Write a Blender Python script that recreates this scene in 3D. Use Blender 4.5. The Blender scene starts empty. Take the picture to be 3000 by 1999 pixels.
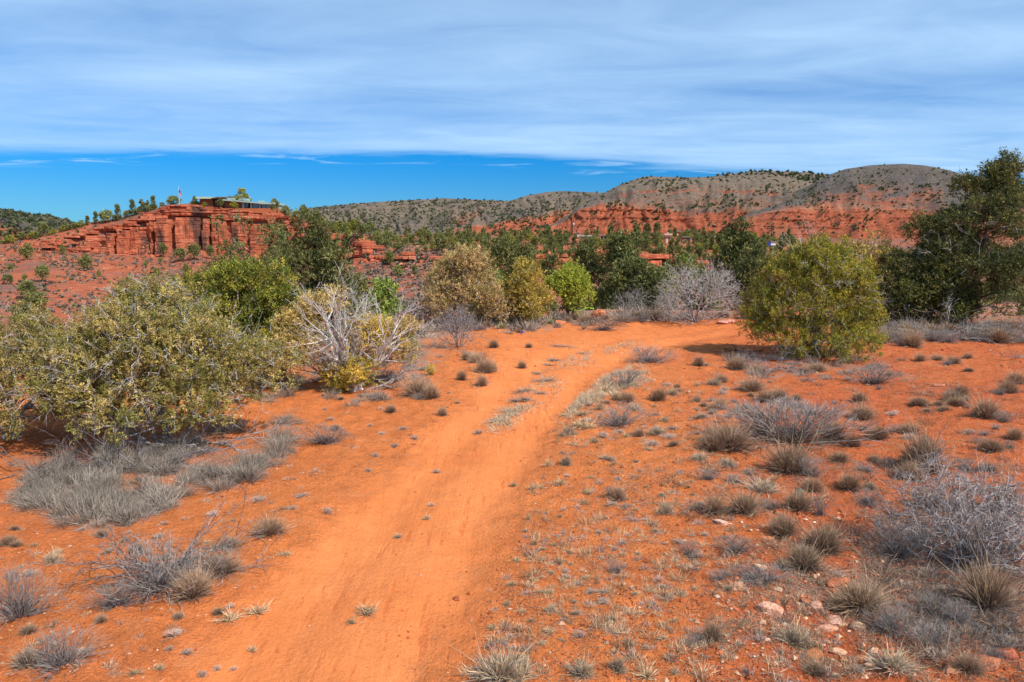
import bpy, math, time
import numpy as np
from mathutils import Vector, Matrix
from mathutils.bvhtree import BVHTree

T0 = time.time()
R = math.radians
# ------------------------------------------------------------------ camera, sky, sun, exposure
sc = bpy.context.scene
CAM_Z, PITCH, FPX = 4.0, 8.5, 2000.0
cam = bpy.data.cameras.new('camera'); cam.lens = 24; cam.sensor_width = 36; cam.clip_start = 0.05; cam.clip_end = 20000
cam_o = bpy.data.objects.new('camera', cam); sc.collection.objects.link(cam_o)
cam_o.location = (0, 0, CAM_Z); cam_o.rotation_euler = (R(90 - PITCH), 0, 0)
sc.camera = cam_o
SUN_EL, SUN_AZ = 47.0, -38.0          # azimuth in degrees from +X (right of the camera), negative is behind it
sd = Vector((math.cos(R(SUN_EL)) * math.cos(R(SUN_AZ)), math.cos(R(SUN_EL)) * math.sin(R(SUN_AZ)), math.sin(R(SUN_EL))))
sun = bpy.data.lights.new('sun', 'SUN'); sun.energy = 5.0; sun.angle = R(0.5); sun.color = (1.0, 0.95, 0.88)
sun_o = bpy.data.objects.new('sun', sun); sc.collection.objects.link(sun_o)
sun_o.rotation_euler = sd.to_track_quat('Z', 'Y').to_euler(); sun_o.location = (30, -30, 60)
sc.view_settings.view_transform = 'Standard'; sc.view_settings.look = 'None'
sc.view_settings.gamma = 1; sc.view_settings.use_curve_mapping = False
sc.view_settings.exposure = 0.08
try:
    sc.cycles.max_bounces = 6; sc.cycles.diffuse_bounces = 3; sc.cycles.transparent_max_bounces = 4
    sc.cycles.glossy_bounces = 2; sc.cycles.transmission_bounces = 3; sc.cycles.caustics_reflective = False
except Exception: pass

def N(nt, typ, **kw):
    n = nt.nodes.new(typ)
    for k, v in kw.items():
        if k.startswith('i_'): n.inputs[k[2:].replace('_', ' ')].default_value = v
        elif isinstance(v, tuple) and k == 'ins':
            for i, x in v: n.inputs[i].default_value = x
        else: setattr(n, k, v)
    return n
def L(nt, a, b): nt.links.new(a, b)
def M(nt, op, a, b=None, c=None, clamp=False):
    n = nt.nodes.new('ShaderNodeMath'); n.operation = op; n.use_clamp = clamp
    for i, x in enumerate((a, b, c)):
        if x is None: continue
        if isinstance(x, (int, float)): n.inputs[i].default_value = x
        else: nt.links.new(x, n.inputs[i])
    return n.outputs[0]
def MIX(nt, f, a, b, mode='MIX'):
    n = nt.nodes.new('ShaderNodeMix'); n.data_type = 'RGBA'; n.blend_type = mode
    for i, x in ((0, f), (6, a), (7, b)):
        if isinstance(x, (int, float)): n.inputs[i].default_value = x
        elif isinstance(x, tuple): n.inputs[i].default_value = (x[0], x[1], x[2], 1)
        else: nt.links.new(x, n.inputs[i])
    return n.outputs[2]
def SS(nt, x, lo, hi):
    n = nt.nodes.new('ShaderNodeMapRange'); n.interpolation_type = 'SMOOTHSTEP'
    nt.links.new(x, n.inputs[0])
    for i, v in ((1, lo), (2, hi)):
        if isinstance(v, (int, float)): n.inputs[i].default_value = v
        else: nt.links.new(v, n.inputs[i])
    return n.outputs[0]
def NOISE(nt, vec, scale, detail=4, rough=0.55, dist=0.0):
    n = nt.nodes.new('ShaderNodeTexNoise'); n.inputs['Scale'].default_value = scale
    n.inputs['Detail'].default_value = detail; n.inputs['Roughness'].default_value = rough; n.inputs['Distortion'].default_value = dist
    if vec is not None: nt.links.new(vec, n.inputs['Vector'])
    return n.outputs['Fac']
def MAP(nt, vec, scale=(1, 1, 1), rot=(0, 0, 0), loc=(0, 0, 0)):
    n = nt.nodes.new('ShaderNodeMapping'); n.inputs['Scale'].default_value = scale
    n.inputs['Rotation'].default_value = rot; n.inputs['Location'].default_value = loc
    nt.links.new(vec, n.inputs['Vector']); return n.outputs[0]

world = bpy.data.worlds.new('World'); sc.world = world; world.use_nodes = True
wn = world.node_tree; wn.nodes.clear()
sky = N(wn, 'ShaderNodeTexSky', sky_type='NISHITA', sun_disc=False)
sky.sun_elevation = R(SUN_EL); sky.sun_rotation = math.atan2(sd.x, sd.y)
sky.altitude = 1200; sky.air_density = 1.0; sky.dust_density = 0.3; sky.ozone_density = 3.0
tc = N(wn, 'ShaderNodeTexCoord'); sx = N(wn, 'ShaderNodeSeparateXYZ'); L(wn, tc.outputs['Generated'], sx.inputs[0])
X, Y, Z = sx.outputs
hr = M(wn, 'SQRT', M(wn, 'ADD', M(wn, 'MULTIPLY', X, X), M(wn, 'MULTIPLY', Y, Y)))
b_ = M(wn, 'DIVIDE', Z, M(wn, 'MAXIMUM', hr, 0.05))           # tangent of the elevation
zc = M(wn, 'ADD', M(wn, 'MAXIMUM', Z, 0.0), 0.035)
cx = N(wn, 'ShaderNodeCombineXYZ'); L(wn, M(wn, 'DIVIDE', X, zc), cx.inputs[0]); L(wn, M(wn, 'DIVIDE', Y, zc), cx.inputs[1])
P = cx.outputs[0]
# clear air: deepen the blue of the sky texture low down, as in the photograph
deep = MIX(wn, 1.0, sky.outputs[0], (0.04, 0.72, 1.38), 'MULTIPLY')
deep = MIX(wn, SS(wn, b_, 0.03, 0.14), MIX(wn, 1.0, sky.outputs[0], (0.25, 0.70, 1.14), 'MULTIPLY'), deep)
hi = MIX(wn, 1.0, sky.outputs[0], (0.36, 0.90, 1.35), 'MULTIPLY')
clear = MIX(wn, SS(wn, b_, 0.15, 0.5), deep, hi)
n1 = NOISE(wn, MAP(wn, P, (0.20, 0.55, 1), (0, 0, R(4))), 1.0, 6, 0.55, 0.3)
n2 = NOISE(wn, MAP(wn, P, (1.1, 1.9, 1), (0, 0, R(-8)), (3, 7, 0)), 1.0, 6, 0.6, 0.6)
n3 = NOISE(wn, MAP(wn, P, (0.35, 0.9, 1), (0, 0, R(10)), (11, 2, 0)), 0.6, 3, 0.5, 0.2)
side = SS(wn, M(wn, 'DIVIDE', X, M(wn, 'MAXIMUM', hr, 0.05)), -0.15, 0.5)
thr = M(wn, 'SUBTRACT', 0.116, M(wn, 'MULTIPLY', side, 0.034))
thr = M(wn, 'ADD', thr, M(wn, 'MULTIPLY', M(wn, 'SUBTRACT', n1, 0.5), 0.03))
thr = M(wn, 'ADD', thr, M(wn, 'MULTIPLY', M(wn, 'SUBTRACT', n2, 0.5), 0.022))
edge = M(wn, 'DIVIDE', M(wn, 'SUBTRACT', Z, M(wn, 'MULTIPLY', thr, Y)), M(wn, 'MAXIMUM', hr, 0.05))
veil = SS(wn, edge, 0.0, 0.016)
dens = M(wn, 'ADD', 0.46, M(wn, 'MULTIPLY', M(wn, 'SUBTRACT', n1, 0.5), 0.75))
dens = M(wn, 'ADD', dens, M(wn, 'MULTIPLY', M(wn, 'SUBTRACT', n2, 0.5), 0.55))
dens = M(wn, 'ADD', dens, M(wn, 'MULTIPLY', M(wn, 'SUBTRACT', n3, 0.5), 1.25))
dens = M(wn, 'ADD', dens, M(wn, 'MULTIPLY', SS(wn, M(wn, 'SUBTRACT', 0.34, b_), 0.0, 0.20), 0.24))
dens = M(wn, 'MULTIPLY', M(wn, 'MINIMUM', M(wn, 'MAXIMUM', dens, 0.10), 0.86), veil)
# small broken streaks just under the edge of the sheet
st = M(wn, 'MULTIPLY', SS(wn, n2, 0.52, 0.68), M(wn, 'MULTIPLY', SS(wn, edge, -0.016, -0.010), M(wn, 'SUBTRACT', 1.0, veil)))
dens = M(wn, 'MAXIMUM', dens, M(wn, 'MULTIPLY', st, 0.5))
cloudc = N(wn, 'ShaderNodeRGB'); cloudc.outputs[0].default_value = (6.0, 8.9, 12.3, 1)
mixc = MIX(wn, dens, clear, cloudc.outputs[0])
bg = N(wn, 'ShaderNodeBackground'); bg.inputs['Strength'].default_value = 0.085
L(wn, mixc, bg.inputs['Color'])
wo = N(wn, 'ShaderNodeOutputWorld'); L(wn, bg.outputs[0], wo.inputs[0])

# ------------------------------------------------------------------ numeric helpers
def _hash(ix, iy, iz, s):
    h = (ix.astype(np.int64) * 374761393 + iy.astype(np.int64) * 668265263 + iz.astype(np.int64) * 2147483647 + s * 974634777) & 0xffffffff
    h = ((h ^ (h >> 13)) * 1274126177) & 0xffffffff
    h = ((h ^ (h >> 16)) * 2246822519) & 0xffffffff
    return ((h ^ (h >> 15)) & 0xffffff) / float(0xffffff)
def vnoise(x, y, z=None, s=0):
    x = np.asarray(x, float); y = np.asarray(y, float) + x * 0; z = (x * 0 if z is None else np.asarray(z, float) + x * 0)
    fx, fy, fz = np.floor(x), np.floor(y), np.floor(z)
    tx, ty, tz = x - fx, y - fy, z - fz
    tx, ty, tz = [t * t * (3 - 2 * t) for t in (tx, ty, tz)]
    r = 0
    for dx in (0, 1):
        for dy in (0, 1):
            for dz in (0, 1):
                w = (tx if dx else 1 - tx) * (ty if dy else 1 - ty) * (tz if dz else 1 - tz)
                r = r + w * _hash(fx + dx, fy + dy, fz + dz, s)
    return r * 2 - 1
def fbm(x, y, z=None, o=4, s=0, g=0.5):
    a, t, r = 1.0, 0.0, 0
    for i in range(o):
        k = 2.03 ** i
        r = r + a * vnoise(x * k, y * k, None if z is None else z * k, s + i * 17); t += a; a *= g
    return r / t
def sstep(x, a, b):
    t = np.clip((x - a) / (b - a), 0, 1); return t * t * (3 - 2 * t)

CT, ST = math.cos(R(PITCH)), math.sin(R(PITCH))
def ray(px, py):
    """x and z gained per metre of forward distance for a point of the 3000 x 1999 photograph"""
    rx = (np.asarray(px, float) - 1500) / FPX; ry = (999.5 - np.asarray(py, float)) / FPX
    q = CT + ry * ST
    return rx / q, (-ST + ry * CT) / q
def proj(x, y, z):
    b = (z - CAM_Z) / y; ry = (b * CT + ST) / (CT - b * ST); rx = x / y * (CT + ry * ST)
    return 1500 + rx * FPX, 999.5 - ry * FPX

C = sc.collection
def mesh_arrays(name, V, F, Col=None, smooth=False, extra=None):
    V = np.asarray(V, np.float32); F = np.asarray(F, np.int32); k = F.shape[1]
    me = bpy.data.meshes.new(name); me.vertices.add(len(V)); me.vertices.foreach_set('co', V.ravel())
    me.loops.add(F.size); me.polygons.add(len(F)); me.loops.foreach_set('vertex_index', F.ravel())
    me.polygons.foreach_set('loop_start', np.arange(0, F.size, k, dtype=np.int32))
    me.update(calc_edges=True)
    if smooth: me.polygons.foreach_set('use_smooth', np.ones(len(F), bool))
    else: me.polygons.foreach_set('use_smooth', np.zeros(len(F), bool))
    if Col is not None:
        Col = np.asarray(Col, np.float32)
        if Col.ndim == 1: Col = np.tile(Col, (len(V), 1))
        a = me.color_attributes.new('Col', 'FLOAT_COLOR', 'POINT')
        a.data.foreach_set('color', np.concatenate([Col, np.ones((len(V), 1), np.float32)], 1).ravel())
    return me
def mk(name, V, F, Col=None, mat=None, parent=None, smooth=False, kind=None):
    me = mesh_arrays(name, V, F, Col, smooth)
    if mat: me.materials.append(mat)
    o = bpy.data.objects.new(name, me); C.objects.link(o)
    if parent: o.parent = parent
    if kind: o['kind'] = kind
    return o
def empty(name, loc=(0, 0, 0), rz=0.0, sca=1.0):
    o = bpy.data.objects.new(name, None); C.objects.link(o); o.location = loc; o.rotation_euler = (0, 0, rz); o.scale = (sca,) * 3
    o.empty_display_size = 0.2
    return o
class Geo:
    """collects triangles"""
    def __init__(s): s.v, s.f, s.c, s.n = [], [], [], 0
    def add(s, V, F, Cc):
        V = np.asarray(V, float); Cc = np.asarray(Cc, float)
        if Cc.ndim == 1: Cc = np.tile(Cc, (len(V), 1))
        s.v.append(V); s.f.append(np.asarray(F) + s.n); s.c.append(Cc); s.n += len(V)
    def arr(s): return np.concatenate(s.v), np.concatenate(s.f), np.concatenate(s.c)
    def build(s, name, mat, parent=None, smooth=False, kind=None):
        V, F, Cc = s.arr(); return mk(name, V, F, Cc, mat, parent, smooth, kind)
def nrm(a): return a / np.maximum(np.linalg.norm(a, axis=-1, keepdims=True), 1e-9)
def rdir(rng, n):
    return nrm(rng.normal(size=(n, 3)))
def tubes(g, P0, P1, R0, R1, col, sides=4, col1=None):
    P0, P1 = np.asarray(P0, float), np.asarray(P1, float); n = len(P0)
    d = nrm(P1 - P0); ref = np.where(np.abs(d[:, 2:3]) > 0.9, np.array([[1., 0, 0]]), np.array([[0, 0, 1.]]))
    a = nrm(np.cross(d, ref)); b = np.cross(d, a)
    ang = np.arange(sides) * 2 * math.pi / sides
    ring = a[:, None, :] * np.cos(ang)[None, :, None] + b[:, None, :] * np.sin(ang)[None, :, None]
    V = np.concatenate([P0[:, None] + ring * np.asarray(R0)[:, None, None], P1[:, None] + ring * np.asarray(R1)[:, None, None]], 1).reshape(-1, 3)
    i = np.arange(sides); j = (i + 1) % sides
    f = np.concatenate([np.stack([i, j, i + sides], 1), np.stack([j, j + sides, i + sides], 1)])
    F = (f[None] + (np.arange(n) * 2 * sides)[:, None, None]).reshape(-1, 3)
    col = np.asarray(col, float)
    if col.ndim == 1: col = np.tile(col, (n, 1))
    c1 = col if col1 is None else col1
    Cc = np.concatenate([np.repeat(col[:, None], sides, 1), np.repeat(c1[:, None], sides, 1)], 1).reshape(-1, 3)
    g.add(V, F, Cc)
def leaves(g, Pp, D, Ln, W, col, rng, dia=False):
    """one thin triangle (or rhombus) for each point"""
    n = len(Pp); side = nrm(np.cross(D, rdir(rng, n))) * (np.asarray(W) * 0.5)[:, None]; tip = Pp + D * np.asarray(Ln)[:, None]
    if dia:
        mid = Pp + D * (np.asarray(Ln) * 0.45)[:, None]
        V = np.stack([Pp, mid + side, tip, mid - side], 1).reshape(-1, 3)
        F = (np.array([[0, 1, 2], [0, 2, 3]])[None] + (np.arange(n) * 4)[:, None, None]).reshape(-1, 3); k = 4
    else:
        V = np.stack([Pp - side, Pp + side, tip], 1).reshape(-1, 3)
        F = np.arange(n * 3).reshape(-1, 3); k = 3
    g.add(V, F, np.repeat(col, k, 0))

# ------------------------------------------------------------------ materials
MATS = {}
def new_mat(name):
    m = bpy.data.materials.new(name); m.use_nodes = True; nt = m.node_tree; nt.nodes.clear(); MATS[name] = m
    return m, nt
def finish(nt, col, rough=0.9, spec=0.15, bump=None, bstr=0.3, bdist=0.02, transl=0.0, metal=0.0):
    p = N(nt, 'ShaderNodeBsdfPrincipled')
    if isinstance(col, tuple): p.inputs['Base Color'].default_value = (*col, 1)
    else: L(nt, col, p.inputs['Base Color'])
    p.inputs['Roughness'].default_value = rough; p.inputs['Specular IOR Level'].default_value = spec; p.inputs['Metallic'].default_value = metal
    if bump is not None:
        bn = N(nt, 'ShaderNodeBump'); bn.inputs['Strength'].default_value = bstr; bn.inputs['Distance'].default_value = bdist
        L(nt, bump, bn.inputs['Height']); L(nt, bn.outputs[0], p.inputs['Normal'])
    out = N(nt, 'ShaderNodeOutputMaterial'); sh = p.outputs[0]
    if transl > 0:
        t = N(nt, 'ShaderNodeBsdfTranslucent')
        if isinstance(col, tuple): t.inputs[0].default_value = (*col, 1)
        else: L(nt, col, t.inputs[0])
        mx = N(nt, 'ShaderNodeMixShader'); mx.inputs[0].default_value = transl
        L(nt, p.outputs[0], mx.inputs[1]); L(nt, t.outputs[0], mx.inputs[2]); sh = mx.outputs[0]
    L(nt, sh, out.inputs[0])
def vcol(nt):
    a = N(nt, 'ShaderNodeAttribute', attribute_name='Col'); return a.outputs['Color']
def pos(nt): return N(nt, 'ShaderNodeNewGeometry').outputs['Position']
def obc(nt): return N(nt, 'ShaderNodeTexCoord').outputs['Object']
def gain(nt, col, fac, lo, hi):
    """multiply a colour by a value running from lo to hi"""
    if fac.node.bl_idname == 'ShaderNodeTexNoise':
        mr = nt.nodes.new('ShaderNodeMapRange'); nt.links.new(fac, mr.inputs[0]); mr.inputs[1].default_value = .3; mr.inputs[2].default_value = .7; fac = mr.outputs[0]
    v = M(nt, 'ADD', lo, M(nt, 'MULTIPLY', fac, hi - lo)); n = N(nt, 'ShaderNodeVectorMath', operation='SCALE')
    L(nt, col, n.inputs[0]); L(nt, v, n.inputs['Scale']); return n.outputs[0]
m, nt = new_mat('foliage'); oi = N(nt, 'ShaderNodeObjectInfo')
finish(nt, gain(nt, gain(nt, vcol(nt), NOISE(nt, obc(nt), 6, 2), 0.8, 1.2), oi.outputs['Random'], 0.85, 1.15), 0.85, 0.08, transl=0.14)
m, nt = new_mat('bark')
n = NOISE(nt, MAP(nt, obc(nt), (1, 1, .2)), 30, 5)
finish(nt, gain(nt, vcol(nt), n, 0.55, 1.45), 0.9, 0.1, n, 0.5, 0.01)
m, nt = new_mat('dry_stems'); oi = N(nt, 'ShaderNodeObjectInfo')
finish(nt, gain(nt, gain(nt, vcol(nt), NOISE(nt, obc(nt), 14, 2), 0.7, 1.3), oi.outputs['Random'], 0.8, 1.2), 0.8, 0.15, transl=0.12)
m, nt = new_mat('rock')
p_ = pos(nt); s1 = NOISE(nt, MAP(nt, p_, (0.10, 0.10, 1.5)), 1.0, 5, 0.65, 0.8); s2 = NOISE(nt, p_, 0.8, 6, 0.6); s3 = NOISE(nt, MAP(nt, p_, (.5, .5, .05)), 1.0, 4, 0.6)
c_ = gain(nt, gain(nt, vcol(nt), s1, 0.84, 1.15), s2, 0.72, 1.26)
c_ = MIX(nt, M(nt, 'MULTIPLY', SS(nt, s3, 0.56, 0.68), .7), c_, (0.13, 0.06, 0.045))
finish(nt, c_, 0.9, 0.1, M(nt, 'ADD', M(nt, 'MULTIPLY', s1, 0.7), s2), 0.9, 0.7)
m, nt = new_mat('hill_soil')
p_ = pos(nt); s1 = NOISE(nt, MAP(nt, p_, (.012, .012, .35)), 1.0, 6, 0.6, 0.5); s2 = NOISE(nt, p_, 0.16, 7, 0.68); s4 = NOISE(nt, p_, 1.1, 3, 0.6)
c_ = gain(nt, gain(nt, gain(nt, vcol(nt), s1, 0.86, 1.14), s2, 0.76, 1.24), s4, 0.86, 1.14)
finish(nt, c_, 0.95, 0.05, M(nt, 'ADD', s1, s2), 1.0, 6.0)
m, nt = new_mat('slope_soil')
p_ = pos(nt); s1 = NOISE(nt, MAP(nt, p_, (.15, .15, 1.6)), 1.0, 5, 0.6, 0.5); s2 = NOISE(nt, p_, 0.5, 7, 0.68); s4 = NOISE(nt, p_, 2.6, 3, 0.6)
c_ = gain(nt, gain(nt, gain(nt, vcol(nt), s1, 0.86, 1.14), s2, 0.76, 1.24), s4, 0.82, 1.18)
finish(nt, c_, 0.95, 0.05, M(nt, 'ADD', s1, s2), 0.8, 0.8)
m, nt = new_mat('stone')
s1 = NOISE(nt, obc(nt), 9, 6, 0.6); s2 = NOISE(nt, obc(nt), 3, 3)
c_ = MIX(nt, SS(nt, s2, 0.42, 0.6), vcol(nt), gain(nt, MIX(nt, 0.55, vcol(nt), (0.62, 0.20, 0.09)), s1, 0.6, 1.3))
finish(nt, gain(nt, c_, s1, 0.65, 1.35), 0.85, 0.15, s1, 0.7, 0.02)

# ground of the terrace: attribute Col = (track, litter, redness)
m, nt = new_mat('red_soil')
p_ = pos(nt); at = N(nt, 'ShaderNodeAttribute', attribute_name='Col'); sp = N(nt, 'ShaderNodeSeparateColor'); L(nt, at.outputs['Color'], sp.inputs[0])
tr, li, re = sp.outputs
nb = NOISE(nt, p_, 0.55, 5, 0.6); nm = NOISE(nt, p_, 3.2, 6, 0.65); nf = NOISE(nt, p_, 26, 5, 0.7); nff = NOISE(nt, p_, 90, 3, 0.7)
soil = MIX(nt, M(nt, 'ADD', M(nt, 'MULTIPLY', re, 0.75), M(nt, 'MULTIPLY', M(nt, 'SUBTRACT', nb, 0.5), 1.2), clamp=True), (0.75, 0.222, 0.066), (0.56, 0.130, 0.050))
soil = gain(nt, gain(nt, gain(nt, soil, nm, 0.80, 1.18), nf, 0.74, 1.24), nff, 0.8, 1.2)
soil = MIX(nt, M(nt, 'MULTIPLY', SS(nt, NOISE(nt, p_, 1.7, 5, 0.7), 0.54, 0.68), 0.35), soil, (0.62, 0.27, 0.12))
trk = MIX(nt, SS(nt, nb, 0.35, 0.65), (0.76, 0.242, 0.078), (0.71, 0.208, 0.060))
# raked marks and tyre prints running along the wheel track
trk = gain(nt, trk, NOISE(nt, MAP(nt, p_, (1.0, .13, 1), (0, 0, R(14))), 2.6, 5, 0.6), 0.90, 1.10)
pr = NOISE(nt, MAP(nt, p_, (1.0, .10, 1), (0, 0, R(17))), 9.0, 3, 0.6)
trk = MIX(nt, M(nt, 'MULTIPLY', SS(nt, pr, 0.56, 0.66), M(nt, 'MULTIPLY', SS(nt, nm, 0.42, 0.56), .9)), trk, (0.54, 0.135, 0.04))
trk = gain(nt, gain(nt, gain(nt, trk, nf, 0.93, 1.07), nff, .93, 1.07), nm, .95, 1.05)
c_ = MIX(nt, M(nt, 'MULTIPLY', M(nt, 'MULTIPLY', tr, .72), SS(nt, M(nt, 'ADD', tr, M(nt, 'MULTIPLY', M(nt, 'SUBTRACT', nm, .5), 1.6)), .25, .8)), soil, trk)
# fine debris: dead stems and leaf litter
lit = gain(nt, MIX(nt, nff, (0.30, 0.15, 0.09), (0.44, 0.32, 0.24)), nf, 0.7, 1.3)
lf = M(nt, 'MULTIPLY', SS(nt, M(nt, 'ADD', M(nt, 'MULTIPLY', li, 0.9), M(nt, 'MULTIPLY', M(nt, 'SUBTRACT', nm, 0.5), 1.0)), 0.30, 0.72), 0.82)
lf = M(nt, 'MULTIPLY', lf, SS(nt, M(nt, 'ADD', nf, M(nt, 'MULTIPLY', li, 0.25)), 0.40, 0.62))
c_ = MIX(nt, lf, c_, lit)
vo = N(nt, 'ShaderNodeTexVoronoi'); vo.inputs['Scale'].default_value = 16; L(nt, p_, vo.inputs['Vector'])
sv = N(nt, 'ShaderNodeSeparateColor'); L(nt, vo.outputs['Color'], sv.inputs[0])
spk = M(nt, 'MULTIPLY', M(nt, 'SUBTRACT', 1.0, SS(nt, vo.outputs['Distance'], 0.10, 0.18)), SS(nt, sv.outputs[0], 0.86, 0.9))
spk = M(nt, 'MULTIPLY', spk, M(nt, 'SUBTRACT', 1.0, M(nt, 'MULTIPLY', tr, 0.6)))
c_ = MIX(nt, spk, c_, (0.66, 0.36, 0.21))
hgt = M(nt, 'ADD', M(nt, 'MULTIPLY', nm, 1.6), M(nt, 'ADD', M(nt, 'MULTIPLY', nf, 0.8), M(nt, 'MULTIPLY', nff, 0.22)))
hgt = M(nt, 'MULTIPLY', hgt, M(nt, 'SUBTRACT', 1.0, M(nt, 'MULTIPLY', tr, 0.68)))
hgt = M(nt, 'ADD', hgt, M(nt, 'MULTIPLY', M(nt, 'MULTIPLY', tr, pr), -0.25))
finish(nt, c_, 0.95, 0.06, hgt, 0.9, 0.085)

def plain(name, col, rough=0.7, var=0.15, sc_=4.0, metal=0.0, spec=0.3):
    m, nt = new_mat(name); rgb = N(nt, 'ShaderNodeRGB'); rgb.outputs[0].default_value = (*col, 1)
    finish(nt, gain(nt, rgb.outputs[0], NOISE(nt, obc(nt), sc_, 5), 1 - var, 1 + var), rough, spec, metal=metal)
    return m
plain('teal_paint', (0.30, 0.44, 0.40)); plain('teal_roof', (0.34, 0.46, 0.41)); plain('pale_green_roof', (0.46, 0.55, 0.38))
plain('dark_glass', (0.05, 0.16, 0.24), 0.12, 0.2, 1.0, 0, 0.8); plain('brown_wood', (0.20, 0.085, 0.035)); plain('orange_wood', (0.42, 0.17, 0.05))
plain('dark_wood', (0.05, 0.03, 0.02)); plain('grey_roof', (0.20, 0.19, 0.17)); plain('cream_paint', (0.62, 0.42, 0.28)); plain('white_paint', (0.75, 0.73, 0.70))
plain('rust_wall', (0.42, 0.13, 0.05)); plain('metal_grey', (0.30, 0.30, 0.31), 0.4, 0.1, 3, 0.6); plain('flag_red', (0.55, 0.03, 0.04)); plain('flag_blue', (0.03, 0.04, 0.22))
plain('blue_plastic', (0.02, 0.07, 0.45), 0.4); plain('lime_tape', (0.45, 0.75, 0.05), 0.5); plain('cactus_green', (0.13, 0.135, 0.085), 0.8, 0.3, 30)

# ------------------------------------------------------------------ terrain: the terrace the camera hovers over
def crest(x):
    return np.interp(x, [-60, -30, -17, -10, -5, -1.5, 2, 15, 22, 45, 90], [2, 12, 17, 22, 29, 34.5, 38, 38, 42, 47, 50])
D_ = 1.275
def gpt(px, py, z=0.0):
    a, b = ray(px, py); y = (z - CAM_Z) / b; return a * y, y
track_L = [(300, 1640), (380, 1568), (560, 1400), (700, 1255), (820, 1140), (930, 1040), (1045, 945), (1120, 870), (1150, 800), (1180, 762), (1290, 747), (1420, 742), (1530, 738), (1640, 732), (1760, 733)]
track_R = [(1040, 1700), (1060, 1568), (1110, 1400), (1180, 1190), (1240, 1060), (1290, 960), (1370, 872), (1480, 803), (1600, 772), (1700, 764), (1800, 762)]
TP = np.array([gpt(x * D_, y * D_) for x, y in track_L + track_R[::-1]])
def poly_sd(x, y, Pg):
    """signed distance to a polygon, positive inside"""
    x = np.asarray(x, float); y = np.asarray(y, float); d = np.full(x.shape, 1e9); ins = np.zeros(x.shape, bool)
    n = len(Pg)
    for i in range(n):
        ax, ay = Pg[i]; bx, by = Pg[(i + 1) % n]; ex, ey = bx - ax, by - ay
        t = np.clip(((x - ax) * ex + (y - ay) * ey) / (ex * ex + ey * ey + 1e-12), 0, 1)
        d = np.minimum(d, np.hypot(x - ax - t * ex, y - ay - t * ey))
        if ay != by:
            c = ((ay > y) != (by > y)) & (x < (bx - ax) * (y - ay) / (by - ay) + ax); ins ^= c
    return np.where(ins, d, -d)
# the two wheel ruts, found from points of the picture
rut1 = np.array([gpt(x * D_, y * D_) for x, y in [(560, 1568), (760, 1350), (900, 1180), (1000, 1080), (1090, 980), (1190, 880), (1290, 815), (1420, 775), (1640, 750)]])
rut2 = np.array([gpt(x * D_, y * D_) for x, y in [(930, 1568), (1030, 1350), (1110, 1180), (1180, 1070), (1250, 980), (1340, 880), (1450, 812), (1560, 780), (1700, 757)]])
def line_d(x, y, Ln):
    d = np.full(np.shape(x), 1e9)
    for i in range(len(Ln) - 1):
        ax, ay = Ln[i]; bx, by = Ln[i + 1]; ex, ey = bx - ax, by - ay
        t = np.clip(((x - ax) * ex + (y - ay) * ey) / (ex * ex + ey * ey), 0, 1)
        d = np.minimum(d, np.hypot(x - ax - t * ex, y - ay - t * ey))
    return d
def ground_z(x, y, fine=True):
    x = np.asarray(x, float); y = np.asarray(y, float)
    z = 0.16 * fbm(x * 0.13, y * 0.13, o=3, s=5)
    sdv = poly_sd(x, y, TP) if np.size(x) < 400000 else 0
    tm = sstep(sdv, -0.7, 0.5)
    z = z - 0.05 * tm - 0.06 * np.exp(-(line_d(x, y, rut1) / 0.42) ** 2) - 0.06 * np.exp(-(line_d(x, y, rut2) / 0.42) ** 2)
    z = z + 0.07 * (1 - tm) * fbm(x * 0.9, y * 0.9, o=3, s=9)
    if fine: z = z + (1 - 0.85 * tm) * 0.055 * fbm(x * 4.5, y * 4.5, o=3, s=13)
    yc = crest(x); k = np.clip((y - yc) / 42, 0, 1)
    z = z - 14.0 * (k * k * (3 - 2 * k)) - 0.012 * np.maximum(y - yc + 5, 0) ** 1.1 * (k < 1)
    return z
litter_spots = []
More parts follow.
